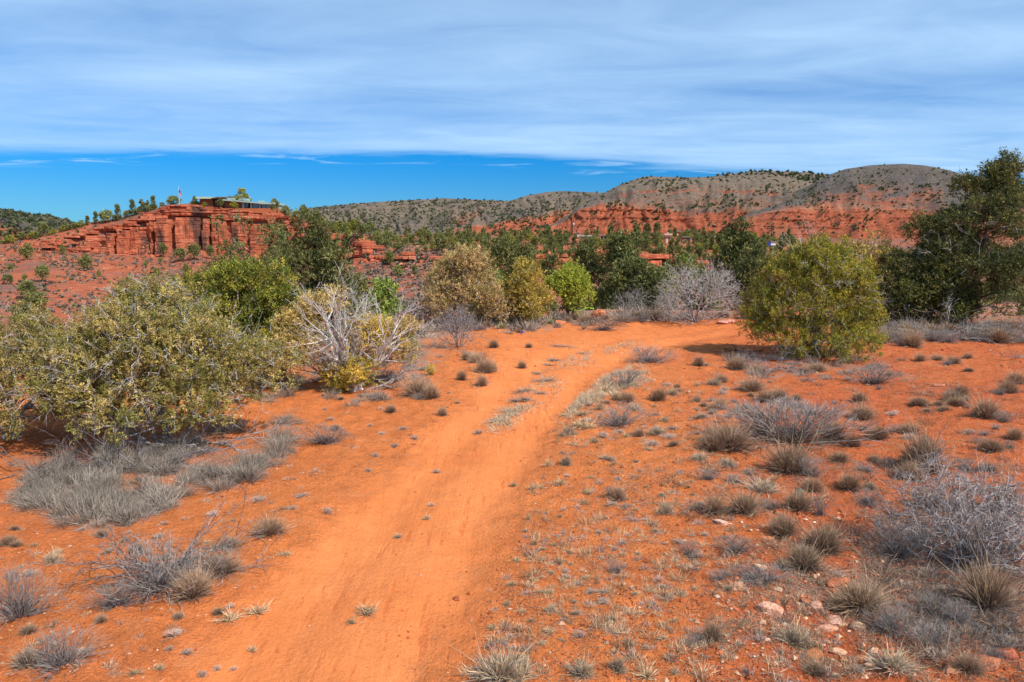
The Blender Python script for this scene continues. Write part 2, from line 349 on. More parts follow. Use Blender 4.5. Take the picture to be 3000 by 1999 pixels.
def near_ground():
    nu, nv = 520, 260
    ys = 3.0 * (80 / 3.0) ** (np.arange(nv) / (nv - 1)); us = np.linspace(-1.3, 1.3, nu)
    U, Yg = np.meshgrid(us, ys); Xg = U * (Yg + 1.0)
    x, y = Xg.ravel(), Yg.ravel(); z = ground_z(x, y)
    sdv = poly_sd(x, y, TP); wob = 0.30 * fbm(x * 0.9, y * 0.9, o=4, s=31) + 0.10 * fbm(x * 5, y * 5, o=2, s=77)
    wob = wob * 1.5 + .25 * fbm(x * 2.2, y * 2.2, o=3, s=78); tm = sstep(sdv + wob, -0.55, 0.55)
    px, py = proj(x, y, z)
    _pw, _qw = px, py; px = px + 70 * fbm(x * .7, y * .7, o=4, s=61); py = py + 45 * fbm(x * .7, y * .7, o=4, s=62)
    lit = 0.25 * sstep(fbm(x * 0.45, y * 0.45, o=4, s=3), 0.0, 0.5) + 0.30 * sstep(sdv, 0.4, -1.4) * (px > 1500)
    lit = lit + 0.75 * np.exp(-((px - 1560) / 160) ** 2 - ((py - 1180) / 90) ** 2) * (0.5 + 0.5 * fbm(x * 2, y * 2, s=8))
    lit = lit + 0.85 * sstep(poly_sd(px, py, [(0, 1330), (380, 1290), (700, 1270), (860, 1200), (900, 1290), (800, 1370), (560, 1480), (250, 1560), (60, 1470)]), -60, 40)
    lit = lit + 0.8 * sstep(poly_sd(px, py, [(700, 1130), (1100, 1120), (1260, 1150), (1250, 1030), (1450, 960), (2200, 925), (3000, 960), (3000, 880), (600, 900)]), -25, 12)
    lit = lit + 0.7 * np.exp(-((px - 2450) / 280) ** 2 - ((py - 1070) / 26) ** 2)
    lit = lit + 0.8 * sstep(poly_sd(px, py, [(2150, 1700), (2500, 1640), (2560, 1480), (3000, 1500), (3000, 1900), (2600, 1850), (2350, 1760)]), -80, 60)
    px, py = _pw, _qw
    lit = lit * (0.62 + .38 * fbm(x * 3, y * 3, o=3, s=8)) * (1 - 0.9 * tm * (py > 1250))
    red = sstep(px, 1750, 2500) * 0.95 + 0.25 * fbm(x * 0.3, y * 0.3, s=21) + 0.35 * sstep(py, 960, 900)
    red = red + 0.4 * (1 - sstep(px, 100, 900)) * 0.6
    Col = np.stack([tm * (1 - .55 * sstep(py, 1040, 960)), np.clip(lit, 0, 1), np.clip(red, 0, 1)], 1)
    V = np.stack([x, y, z], 1); idx = np.arange(nu * nv).reshape(nv, nu)
    F = np.stack([idx[:-1, :-1], idx[:-1, 1:], idx[1:, 1:], idx[1:, :-1]], -1).reshape(-1, 4)
    on = (sstep(poly_sd(x, y, TP) + wob, -.55, .55))[F].mean(1) > 0.5
    def sub(Fs, name):
        u, inv = np.unique(Fs.ravel(), return_inverse=True)
        return mk(name, V[u], inv.reshape(-1, 4), Col[u], MATS['red_soil'], smooth=True, kind='structure')
    ng = sub(F[~on], 'ground'); sub(F[on], 'dirt_track')
    # wide surroundings outside the picture
    gx = np.arange(-160, 161, 4.0); gy = np.arange(-160, 90, 4.0); A, B = np.meshgrid(gx, gy)
    x, y = A.ravel(), B.ravel(); z = ground_z(x, y, False) - 0.12
    z = z - 14 * sstep(-x, 60, 140)
    idx = np.arange(len(x)).reshape(len(gy), len(gx))
    F = np.stack([idx[:-1, :-1], idx[:-1, 1:], idx[1:, 1:], idx[1:, :-1]], -1).reshape(-1, 4)
    ins = (y > 3.2) & (np.abs(x) < 1.28 * (y + 1)) & (y < 78)
    F = F[~ins[F].all(1)]
    u, inv = np.unique(F.ravel(), return_inverse=True)
    mk('outer_ground', np.stack([x, y, z], 1)[u], inv.reshape(-1, 4), np.tile([0, .2, .5], (len(u), 1)), MATS['red_soil'], smooth=True, kind='structure')
    return ng
near_ground()
# red plain that carries everything else out to the horizon
s_ = 9000.0
mk('valley_floor', [(-s_, -s_, -30), (s_, -s_, -30), (s_, s_, -30), (-s_, s_, -30)], [(0, 1, 2, 3)], (0.30, 0.13, 0.08), MATS['hill_soil'], kind='structure')
print('near ground', round(time.time() - T0, 1))

# ------------------------------------------------------------------ lofted slopes and hills
RED, REDD, PALE = np.array([.43, .125, .062]), np.array([.31, .082, .045]), np.array([.60, .26, .14])
TAN, GREY, OLIVE = np.array([.235, .175, .125]), np.array([.15, .12, .10]), np.array([.13, .13, .07])
BVHS = []
def loft(name, cols, rows, sub, nu, mat, amp=1.0, fs=0.05, paint=None, terrace=None, seed=1, px0=None, px1=None, off=None, gully=0.0, kk=3.0):
    """rows near to far: (distances, 'py' or 'z', values), each a number or a list along cols"""
    pxs = np.linspace(cols[0] if px0 is None else px0, cols[-1] if px1 is None else px1, nu); RW = []
    for (dd, kind, vals) in rows:
        d = np.interp(pxs, cols, dd if np.ndim(dd) else [dd] * len(cols)); v = np.interp(pxs, cols, vals if np.ndim(vals) else [vals] * len(cols))
        if kind == 'py': a, b = ray(pxs, v); z = CAM_Z + b * d
        else:
            z = v; b = (z - CAM_Z) / d; ry = (b * CT + ST) / (CT - b * ST); a = (pxs - 1500) / FPX / (CT + ry * ST)
        RW.append(np.stack([a * d, d, z], 1))
    G, Tt = [], []
    for k in range(len(RW) - 1):
        for j in range(sub[k]):
            t = j / sub[k]; G.append(RW[k] * (1 - t) + RW[k + 1] * t); Tt.append(k + t)
    G.append(RW[-1]); Tt.append(len(RW) - 1)
    G = np.array(G); nv = len(G); Tt = np.array(Tt)[:, None] + np.zeros(nu)
    V = G.reshape(-1, 3); t = Tt.ravel(); px = np.tile(pxs, nv)
    if terrace is not None: V = terrace(V, t, px)
    n1 = fbm(V[:, 0] * fs, V[:, 1] * fs, V[:, 2] * fs, o=5, s=seed)
    V = V + np.stack([0 * n1, n1 * amp, n1 * amp * 0.5], 1)
    if gully:
        wv = px * .035 + 1.2 * fbm(px * .02, t * 1.5, o=2, s=seed + 3); rg_ = 1 - np.abs(vnoise(wv, t * .9, s=seed + 9)) * 2; rg2 = 1 - np.abs(vnoise(wv * 2.7, t * 1.6, s=seed + 10)) * 2
        w_ = sstep(t, .8, 1.3) * (1 - sstep(t, kk - .35, kk)); V[:, 1] += w_ * gully * (.9 * rg_ + .5 * rg2); V[:, 2] -= w_ * gully * .10 * (rg_ + .6 * rg2)
    Col = paint(V, t, px) if paint else np.tile(RED, (len(V), 1))
    idx = np.arange(nu * nv).reshape(nv, nu)
    F = np.stack([idx[:-1, :-1], idx[:-1, 1:], idx[1:, 1:], idx[1:, :-1]], -1).reshape(-1, 4)
    o = mk(name, V, F, Col, MATS[mat], smooth=True, kind='structure')
    bv = BVHTree.FromPolygons([tuple(p) for p in V.tolist()], F.tolist()); BVHS.append((name, bv))
    return o
def drop(x, y, only=None):
    """height of the highest slope under a point"""
    best = None
    for nme, bv in BVHS:
        if only and nme != only: continue
        h = bv.ray_cast(Vector((x, y, 600)), Vector((0, 0, -1)))
        if h[0] is not None and (best is None or h[0].z > best): best = h[0].z
    return best
def shoot(px, py, only=None):
    a, b = ray(px, py); d = Vector((float(a), 1.0, float(b))).normalized(); best = None
    for nme, bv in BVHS:
        if only and nme != only: continue
        h = bv.ray_cast(Vector((0, 0, CAM_Z)), d)
        if h[0] is not None and (best is None or h[3] < best[1]): best = (h[0], h[3])
    return best[0] if best else None

cols = [-1200, 0, 100, 250, 335, 420, 480, 560, 650, 730, 800, 850, 900, 970, 1050, 1100, 1200, 1300, 1450, 1560, 1600, 1690, 1745, 1800, 1860, 1900, 2000, 2074, 2300, 2600, 3000, 4200]
dC = [300, 285, 285, 290, 293, 295, 295, 296, 296, 296, 296, 292, 270, 225, 205, 200, 195, 188, 190, 215, 222, 225, 228, 228, 228, 228, 228, 228, 235, 245, 250, 260]
pC = [760, 745, 740, 740, 746, 748, 744, 725, 748, 752, 755, 760, 762, 755, 762, 765, 770, 775, 800, 808, 806, 795, 790, 790, 806, 806, 800, 807, 800, 800, 800, 800]
pD = [735, 722, 712, 672, 662, 628, 606, 602, 614, 622, 628, 640, 655, 686, 694, 736, 743, 748, 772, 762, 740, 757, 734, 736, 750, 750, 756, 768, 760, 760, 760, 760]
pE = [720, 704, 690, 655, 642, 620, 603, 596, 608, 616, 622, 634, 645, 676, 680, 712, 722, 732, 738, 735, 732, 730, 727, 727, 730, 730, 734, 738, 735, 735, 735, 735]
def mid(v): return [(a + b) / 2 for a, b in zip(v, v[1:])]
left = [1 if c <= 900 else 0 for c in cols]
dE = [d + (14 if l else 45) for d, l in zip(dC, left)]
rF = [(d + 60 if l else 330) for d, l in zip(dC, left)]
def zat(px, py, d): return CAM_Z + ray(px, py)[1] * d
zF = [(zat(c, e, d) - 4 if l else zat(c, 714, 330)) for c, e, d, l in zip(cols, pE, dE, left)]
zG = [(-8 if l else zat(c, 690 if c < 2300 else 700, 470)) for c, l in zip(cols, left)]
rows = [(62, 'z', -15.5), ([d - 105 if l else d - 62 for d, l in zip(dC, left)], 'z', [-14.5 + 1.0 * math.sin(i) for i in range(len(cols))]),
        (dC, 'py', pC), ([d + 5 for d in dC], 'py', pD), (dE, 'py', pE), (rF, 'z', zF), (470, 'z', zG), (640, 'z', -12), (1000, 'z', -28)]
def slope_paint(V, t, px):
    n = fbm(V[:, 0] * .04, V[:, 1] * .04, V[:, 2] * .04, o=4, s=4)[:, None]; n2 = fbm(V[:, 0] * .3, V[:, 1] * .3, V[:, 2] * .3, o=3, s=6)[:, None]
    c = RED * (1 + 0.25 * n2) * 0.95
    c = c + (REDD - c) * sstep(n, -0.1, 0.5) * 0.6
    veg = sstep(n + 0.6 * n2, -0.15, 0.4) * 0.6
    return c + (GREY - c) * veg
loft('hillside', cols, rows, [8, 44, 20, 8, 10, 16, 8, 5], 500, 'slope_soil', 1.6, 0.06, slope_paint, seed=3)
print('hillside', round(time.time() - T0, 1))

def terr(zstep, push):
    def f(V, t, px):
        z = V[:, 2]; w = sstep(t, 0.9, 1.2) * (1 - sstep(t, 2.85, 3.15))
        q = z / zstep + 0.5 * fbm(V[:, 0] * .01, V[:, 1] * .01, s=2); s = q - np.floor(q)
        gul = fbm(px * 0.02, t * 0.5, o=5, s=40)
        V = V.copy(); st_ = 0.35 + 0.65 * sstep(fbm(px * .012, z * .05, o=3, s=71), -.3, .3); V[:, 1] += w * (push * .75 * st_ * (sstep(s, 0.0, 0.7) - 0.5) + 9.0 * gul * (0.4 + w)); return V
    return f
def hill_paint(redtop, vegf=0.2, tan=TAN, band=None, patches=()):
    def f(V, t, px):
        n = fbm(V[:, 0] * .012, V[:, 1] * .006, V[:, 2] * .03, o=5, s=14); n2 = fbm(V[:, 0] * .06, V[:, 1] * .03, V[:, 2] * .12, o=4, s=24)
        g = sstep(n + .5 * n2, -0.1, 0.5)[:, None]
        c = tan * (1 - g) + GREY * g
        r = 1 - sstep(t + 0.35 * n + 0.18 * n2, redtop - 0.12, redtop + 0.14)
        for (a, b, t0, w, k) in patches:
            r = np.maximum(r, k * sstep(px, a, a + 60) * (1 - sstep(px, b - 60, b)) * np.exp(-((t + 0.08 * n - t0) / w) ** 2) * sstep(n2, -0.35, 0.3))
        strata = 0.5 + 0.5 * np.sin(V[:, 2] * 0.75 + 5 * n + 2 * n2)
        rc = RED * (1.06 + 0.22 * n2[:, None]); rc = rc + (REDD * 1.1 - rc) * (0.35 * strata * sstep(n, -.5, .3))[:, None]
        rim = np.exp(-((t + 0.1 * n - redtop) / 0.07) ** 2) * sstep(n2, -0.3, 0.2)
        rc = rc + (PALE - rc) * rim[:, None] * 0.75
        c = c + (rc - c) * r[:, None]
        v = sstep(n2 + 0.4 * n, 0.12, 0.5)[:, None] * vegf
        return c + (OLIVE - c) * v
    return f
# low pale hill in the middle distance
loft('pale_hill', [600, 820, 900, 940, 1000, 1100, 1200, 1300, 1400, 1500, 1600, 1800],
     [(900, 'z', -30), (1000, 'py', 715), (1180, 'py', [665] * 4 + [672, 676, 678, 672, 655, 640, 635, 640]), (1500, 'py', [640, 626, 612, 606, 600, 592, 585, 582, 586, 590, 596, 610]), (1640, 'z', 30), (1900, 'z', -30)],
     [6, 20, 34, 5, 4], 260, 'hill_soil', 8, 0.008, hill_paint(1.1, 0.25, patches=[(1290, 1800, 1.9, 0.55, 0.8)]), seed=11, gully=16)
loft('pale_knoll', [1380, 1440, 1500, 1540, 1600, 1650, 1700, 1775, 1850, 2000, 2100],
     [(880, 'z', -30), (960, 'py', 712), (1120, 'py', [660, 655, 640, 632, 628, 622, 618, 615, 615, 615, 615]), (1380, 'py', [622, 600, 586, 574, 563, 560, 562, 565, 572, 600, 620]), (1500, 'z', 35), (1800, 'z', -30)],
     [5, 22, 30, 5, 4], 220, 'hill_soil', 7, 0.009, hill_paint(1.95, 0.2), terr(14, 7), seed=12, gully=14)
loft('far_green_hill', [1950, 2050, 2150, 2200, 2250, 2330, 2400, 2430, 2480, 2600],
     [(1500, 'z', 0), (1600, 'py', 600), (2100, 'py', [540, 520, 506, 501, 500, 501, 508, 514, 522, 540]), (2300, 'z', 60), (2600, 'z', -30)],
     [6, 30, 5, 4], 160, 'hill_soil', 8, 0.008, hill_paint(-1, 0.75), seed=13, gully=16)
loft('mesa_hill', [1480, 1560, 1640, 1700, 1760, 1800, 1830, 1870, 1900, 2000, 2100, 2200, 2240, 2350, 2450, 2600, 2800],
     [(700, 'z', -30), (790, 'py', [715] * 17), (900, 'py', [700, 690, 655, 612, 598, 599, 600, 603, 605, 608, 612, 614, 614, 612, 612, 612, 612]),
      (1180, 'py', [705, 690, 640, 602, 572, 550, 537, 523, 517, 521, 519, 513, 512, 530, 560, 600, 620]), (1300, 'z', [-20, -10, 0, 20, 40, 50, 60, 70, 75, 75, 75, 75, 75, 60, 40, 10, 0]), (1500, 'z', -30)],
     [5, 46, 36, 4, 4], 360, 'hill_soil', 6, 0.012, hill_paint(1.98, 0.22, patches=[(1770, 2400, 2.45, 0.05, 0.9), (1880, 2300, 2.62, 0.025, 0.6), (1700, 2500, 2.15, 0.16, 0.35)]), terr(10, 5), seed=15, gully=15)
loft('round_hill', [2150, 2230, 2300, 2370, 2430, 2480, 2550, 2650, 2700, 2750, 2850, 3000, 3300, 3900],
     [(600, 'z', -30), (680, 'py', 735), (800, 'py', [640, 625, 618, 612, 612, 612, 612, 614, 614, 612, 612, 612, 614, 620]),
      (1080, 'py', [640, 600, 575, 548, 514, 496, 486, 482, 485, 492, 520, 560, 600, 620]), (1180, 'z', [-10, 0, 20, 40, 60, 65, 70, 70, 68, 65, 50, 30, 10, 0]), (1400, 'z', -30)],
     [5, 46, 36, 4, 4], 360, 'hill_soil', 6, 0.012, hill_paint(2.03, 0.25, GREY * 1.15, patches=[(2350, 2620, 2.47, 0.04, 1.0), (2350, 2800, 2.22, 0.22, 0.75)]), terr(9, 5), seed=16, gully=13)
loft('scrubby_hill', [-1500, -600, -200, 0, 50, 100, 150, 200, 240, 330, 500],
     [(480, 'z', -30), (560, 'py', 740), (640, 'py', [650, 640, 645, 650, 668, 690, 700, 705, 710, 720, 730]), (900, 'py', [600, 590, 602, 612, 619, 627, 633, 645, 656, 675, 700]), (1000, 'z', 10), (1300, 'z', -30)],
     [4, 26, 34, 4, 4], 240, 'hill_soil', 4, 0.015, hill_paint(1.95, 0.6, GREY * 1.1), terr(8, 3), seed=17, gully=9)
print('hills', round(time.time() - T0, 1))

# ------------------------------------------------------------------ names and labels
REG = []      # (object, look, px, py, domain)
NEAR_MARKS = [('the big olive juniper', 430, 1320), ('the white-branched juniper', 1010, 1140), ('the tangled dead branches', 480, 1700), ('the lower left corner', 80, 1900),
    ('the sandstone rocks', 2400, 1800), ('the big bare bush', 2800, 1600), ('the yellow-green juniper', 2370, 1080), ('the tall dark tree', 2850, 980),
    ('the wide twiggy shrub', 2360, 1290), ('the large straw clump', 1470, 1960), ('the straw strip', 1560, 1180), ('the lone dark tuft', 780, 1590),
    ('the round little cactus', 2343, 1440), ('the leafless grey shrub', 1340, 1010), ('the low purple-grey shrub', 2580, 1120), ('the track bend shrub', 1915, 1070),
    ('the long grey tuft', 1815, 1260), ('the spiky grass tuft', 1950, 1500), ('the silver bare tree', 2030, 950), ('the mustard juniper', 1530, 960), ('the yellow grass clump', 1262, 1095)]
FAR_MARKS = [('the flat-roofed house', 700, 610), ('the wooden shed', 868, 636), ('the flagpole', 526, 600), ('the utility pole', 1680, 690), ('the rust cabin', 1716, 700), ('the dark carport', 1767, 698),
    ('the two-storey orange house', 1956, 705), ('the low house with flat roof', 2010, 705), ('the layered outcrop', 1010, 715), ('the broad red ledge', 1630, 785), ('the split red outcrop', 1885, 780),
    ('the small red knob', 1775, 750), ('the big cliff foot', 500, 750), ('the left end of the cliff', 130, 720), ('the lower left talus', 80, 840), ('the talus under the cliff', 350, 800),
    ('the red gully', 1180, 790), ('the brown juniper top', 1360, 755), ('the dark tree by the mesa', 2180, 680), ('the yellow-green juniper top', 2450, 700), ('the long ledge right of the outcrop', 1250, 745), ('the gap below the pale hill', 1450, 690), ('the foot of the mesa', 2090, 720)]
ORD = ['', 'first', 'second', 'third', 'fourth', 'fifth', 'sixth', 'seventh', 'eighth', 'ninth', 'tenth', 'eleventh', 'twelfth', 'thirteenth', 'fourteenth', 'fifteenth', 'sixteenth', 'seventeenth', 'eighteenth', 'nineteenth', 'twentieth']
def reg(o, look, cat, group, x, y, z, dom='near'):
    o['category'] = cat
    if group: o['group'] = group
    px, py = proj(x, y, z); REG.append((o, look, float(px), float(py), dom))
def finish_labels():
    from collections import defaultdict
    B = defaultdict(list)
    for o, look, px, py, dom in REG:
        marks = NEAR_MARKS if dom == 'near' else FAR_MARKS
        k = min(marks, key=lambda m_: math.hypot((m_[1] - px), (m_[2] - py) * (1.4 if dom == 'near' else 2.5)))
        dx, dy = px - k[1], (py - k[2]) * (1.4 if dom == 'near' else 2.5)
        if abs(dx) > abs(dy): rel = 'right of' if dx > 0 else 'left of'
        else: rel = 'in front of' if dy > 0 else 'beyond'
        B[(look, rel, k[0])].append((px, py, o))
    for (look, rel, nm), lst in B.items():
        lst.sort(key=lambda e: e[0]); n = len(lst)
        for i, (px, py, o) in enumerate(lst):
            if n == 1: od = ''
            elif i == 0: od = ', leftmost'
            elif i == n - 1: od = ', rightmost'
            elif n == 3: od = ', middle one'
            elif i <= n // 2: od = ', %s from left' % ORD[min(i + 1, 20)]
            else: od = ', %s from right' % ORD[min(n - i, 20)]
            o['label'] = '%s %s %s%s' % (look, rel, nm, od)
def tag(o, label, cat, group=None):
    o['label'] = label; o['category'] = cat
    if group: o['group'] = group
    return o

# ------------------------------------------------------------------ cliffs of stacked blocks
def block_mesh(rng, w, h, d, col, amp=0.16, X0=0.0, Z0=0.0, stain=0.0):
    """chipped block: its front follows one weathered surface shared with its neighbours, with worn edges"""
    nx, nz = max(4, min(11, int(w / .75) + 3)), max(4, min(10, int(h / .6) + 3))
    def ax(n, L_):
        a = np.linspace(-1, 1, n); e = min(.35, .16 / (L_ / 2)); a[1], a[-2] = -1 + e, 1 - e
        return a
    A, B = np.meshgrid(ax(nx, w), ax(nz, h)); s = rng.integers(1, 9999)
    edge = ((np.abs(A) > .999) | (np.abs(B) > .999)).astype(float)
    Xw, Zw = A * w / 2 + X0, B * h / 2 + Z0
    n = fbm(A * w * .35 + s, B * h * .8, o=3, s=int(s))
    big = fbm(Xw * .16, Zw * .10, o=4, s=5); led = fbm(Xw * .07, Zw * 1.3, o=3, s=6)
    fy = -d / 2 + edge * rng.uniform(.10, .30) - n * amp * 1.6 - 1.6 * big - .28 * led
    Vf = np.stack([A * w / 2, fy, B * h / 2 + .12 * n * (1 - edge)], -1).reshape(-1, 3)
    Vb = np.stack([A * w / 2, 0 * fy + d / 2, B * h / 2], -1).reshape(-1, 3)
    idx = np.arange(nx * nz).reshape(nz, nx)
    F = [idx[:-1, :-1], idx[:-1, 1:], idx[1:, 1:], idx[1:, :-1]]; F = np.stack(F, -1).reshape(-1, 4).tolist()
    k = nx * nz
    ring = list(idx[0, :]) + list(idx[1:, -1]) + list(idx[-1, -2::-1]) + list(idx[-2:0:-1, 0])
    for i in range(len(ring)):
        a, b = ring[i], ring[(i + 1) % len(ring)]; F.append([b, a, a + k, b + k])
    V = np.concatenate([Vf, Vb]); c = np.tile(col, (len(V), 1)) * (1 + 0.14 * np.concatenate([(n + led).ravel()] * 2))[:, None]
    st = np.concatenate([(sstep(fbm(Xw * .30 + 3, Zw * .045 + Xw * .02, o=3, s=9), .14, .32) * sstep(fbm(Xw * .05, Zw * .08, o=2, s=12), -.25, .15)).ravel()] * 2)[:, None]
    c = c + (np.array([.10, .062, .05]) - c) * st * .85 * stain
    return V, np.array(F), c
def cliff(name, pxa, pxb, dd, plan, seed, fwd=1.5, kindname='rock_block', slabby=0.5, dark=(), maxn=300, skip=0.0, fiss=()):
    """blocks stacked in beds between the foot and the top line of the slope mesh"""
    rng = np.random.default_rng(seed); root = empty(name, (0, 0, 0)); cnt = 0
    pxs = np.linspace(pxa, pxb, 400)
    foot = np.interp(pxs, cols, pC); top = np.interp(pxs, cols, pD); D = np.interp(pxs, cols, dC)
    zf = CAM_Z + ray(pxs, foot)[1] * D; zt = CAM_Z + ray(pxs, top)[1] * (D + 5)
    xw = ray(pxs, (foot + top) / 2)[0] * D
    zlo, zhi = zf.min() - 1.0, zt.max() + 0.6
    z = zlo; bed = 0
    blist = []
    def put(xm, zc_, w, h, push):
        i = int(np.clip(np.searchsorted(xw, xm), 0, 399))
        if zt[i] + 0.2 > zc_ and zc_ + h / 2 > zf[i] - 0.5 and rng.random() > skip:
            blist.append((xm, zc_, w, min(h, (zt[i] + 0.35 - zc_ + h / 2)), D[i] + push, (zc_ - h / 2 - zf[i]) / max(1, zt[i] - zf[i]), pxs[i]))
    if plan is plan_big:
        lev = [0, .09, .30, .52, .66, .76]     # bed levels shared by the whole face
        fx = [float(np.interp(a, pxs, xw)) for a in fiss]; x = xw[0]
        while x < xw[-1]:
            i = int(np.clip(np.searchsorted(xw, x + 2), 0, 399)); H_ = zt[i] - zf[i]; nxt = [f for f in fx if f > x + .3]
            w = rng.uniform(3.0, 11.0); w = min(w, nxt[0] - x) if nxt else w; push = rng.normal() * .95
            if any(abs(f - x) < .35 for f in fx): w, push = rng.uniform(1.2, 2.2), rng.uniform(2.2, 3.2)
            lv = [zf[i] - 1.2 + (H_ + 1.2) * (l + (rng.normal() * .012 if 0 < k else 0)) for k, l in enumerate(lev)]
            k = 0
            while k < 5:
                k2 = k + (2 if (k < 4 and rng.random() < .30) else 1); h = lv[k2] - lv[k]
                sp = rng.random() < .3 and w > 4.5; ws = [w * rng.uniform(.35, .65)] if sp else []; ws.append(w - sum(ws)); xx = x
                for w2 in ws: put(xx + w2 / 2, lv[k] + h / 2, w2 - rng.uniform(.04, .22), h - .05, push + rng.normal() * .10 - .2 * k); xx += w2
                k = k2
            z_ = lv[5]
            x += w
        z = zlo
        while z < zhi:
            h = rng.uniform(.45, 1.5); x = xw[0] - rng.uniform(0, 3); pz = rng.normal() * .35
            while x < xw[-1]:
                w = rng.uniform(2.2, 9); i = int(np.clip(np.searchsorted(xw, x + w / 2), 0, 399)); H_ = zt[i] - zf[i]
                if z - zf[i] > .755 * H_: put(x + w / 2, z + h / 2, w, h, pz + rng.normal() * .3 + (1.2 if rng.random() < .12 else 0))
                x += w + rng.uniform(0, .1)
            z += h * .97
    else:
        while z < zhi:
            h = plan(0, rng, xw); x = xw[0] - rng.uniform(0, 3); push = rng.normal() * .5
            while x < xw[-1]:
                w = rng.uniform(1.6, 6.5); put(x + w / 2, z + h / 2, w, h, push + rng.normal() * .35); x += w + rng.uniform(0.02, 0.14)
            z += h * 0.985
    blist.sort(key=lambda b: -b[2] * b[3]); big = blist[:maxn]; rest = blist[maxn:]
    gr = Geo()
    for (xm, zm, w, h, D0, fr, pxm) in blist:
        if h < 0.25: continue
        col = RED * rng.uniform(1.05, 1.34); 
        if rng.random() < 0.16: col = col * 0.8 + PALE * 0.22
        for (a, b, f0, f1) in dark:
            if a < pxm < b and f0 < fr < f1: col = np.array([.115, .065, .05]) * rng.uniform(.8, 1.3)
        V, F, c = block_mesh(rng, w + .02, h * rng.uniform(0.975, 1.0), 5.0, col, X0=xm, Z0=zm, stain=1.0 if plan is plan_big and fr < .93 else .3)
        yy = D0 + 4.0 * fr - fwd + rng.normal() * 0.14 + (rng.random() < 0.06) * rng.uniform(.4, 1.2)
        rz = rng.normal() * 0.02; ca, sa = math.cos(rz), math.sin(rz)
        if (xm, zm, w, h, D0, fr, pxm) in big and cnt < maxn:
            o = mk(kindname, V, F, c, MATS['rock'], root); o.location = (xm, yy + 2.5, zm); o.rotation_euler = (0, rng.normal() * .008, rz); cnt += 1
        else:
            W = V @ np.array([[ca, sa, 0], [-sa, ca, 0], [0, 0, 1]]) + np.array([xm, yy + 2.5, zm])
            T = np.concatenate([F[:, [0, 1, 2]], F[:, [0, 2, 3]]]); gr.add(W, T, c)
    if gr.n: gr.build('thin_ledges', MATS['rock'], root, kind='stuff')
    root['kind'] = 'structure'
    return root
def plan_big(f, rng, xw):
    if f < 0.12: return rng.uniform(1.2, 2.4)
    if f < 0.40: return rng.uniform(3.0, 4.6)
    if f < 0.58: return rng.uniform(4.0, 5.5)
    if f < 0.78: return rng.uniform(1.8, 3.0)
    return rng.uniform(0.6, 1.5)
def plan_thin(f, rng, xw): return rng.uniform(0.5, 1.4)
def plan_mix(f, rng, xw): return rng.uniform(0.7, 2.6)
cliff('cliff', 240, 930, None, plan_big, 21, dark=[(434, 440, .05, .5), (588, 600, .3, .6)], fiss=[332, 424, 444, 500, 583, 612, 660, 720, 790])
cliff('ledge_cliff', 70, 262, None, plan_thin, 22, .6, maxn=150, skip=.42)
cliff('outcrop_cliff', 955, 1062, None, plan_mix, 23, 1.2, skip=.08)
cliff('ledge_cliff', 1062, 1460, None, plan_thin, 24, .5, maxn=150, skip=.45)
cliff('outcrop_cliff', 1560, 1700, None, plan_mix, 25, 1.4)
cliff('outcrop_cliff', 1738, 1808, None, plan_mix, 26, 1.0)
cliff('outcrop_cliff', 1850, 1925, None, plan_mix, 27, 1.4)
cliff('outcrop_cliff', 2050, 2110, None, plan_mix, 28, 1.0)
print('cliffs', round(time.time() - T0, 1))
#@@PART2
# ------------------------------------------------------------------ trees
BK_GREY, BK_PALE, BK_DARK = np.array([.26, .225, .20]), np.array([.50, .46, .42]), np.array([.13, .095, .075])
def skeleton(rng, pts, stems, wig=0.14, pen=0.35, fine=True):
    """joins scattered points to a root into a branching tree; returns nodes, parent, load"""
    nodes = [np.array(s[0], float) for s in stems]; par = [-1] * len(stems); plen = [0.0] * len(stems)
    for k, s in enumerate(stems):
        prev = k
        for q in s[1:]:
            q = np.array(q, float); nodes.append(q); par.append(prev); plen.append(plen[prev] + np.linalg.norm(q - nodes[prev])); prev = len(nodes) - 1
    r0 = np.array(stems[0][0]); order = np.argsort(np.linalg.norm(pts - r0, axis=1))
    NN = np.zeros((len(nodes) + len(pts) * 3, 3)); PL = np.zeros(len(NN)); n = len(nodes); NN[:n] = nodes; PL[:n] = plen
    tips = []
    for i in order:
        p = pts[i]; d = np.linalg.norm(NN[:n] - p, axis=1) + 1e-6
        k = int(np.argmin(d + pen * PL[:n] + 0.5 * np.maximum(0, NN[:n, 2] - p[2] - 0.1)))
        q = NN[k]; seg = d[k]
        for t in ((1 / 3, 2 / 3, 1.0) if fine else (.5, 1.0)):
            m_ = q * (1 - t) + p * t
            if t < 1: m_ = m_ + rng.normal(size=3) * wig * seg
            NN[n] = m_; par.append(k); PL[n] = PL[k] + np.linalg.norm(m_ - NN[k]); k = n; n += 1
        tips.append(k)
    NN = NN[:n]; load = np.zeros(n); load[tips] = 1
    for i in range(n - 1, -1, -1):
        if par[i] >= 0: load[par[i]] += load[i]
    return NN, np.array(par), np.maximum(load, 1), np.array(tips)
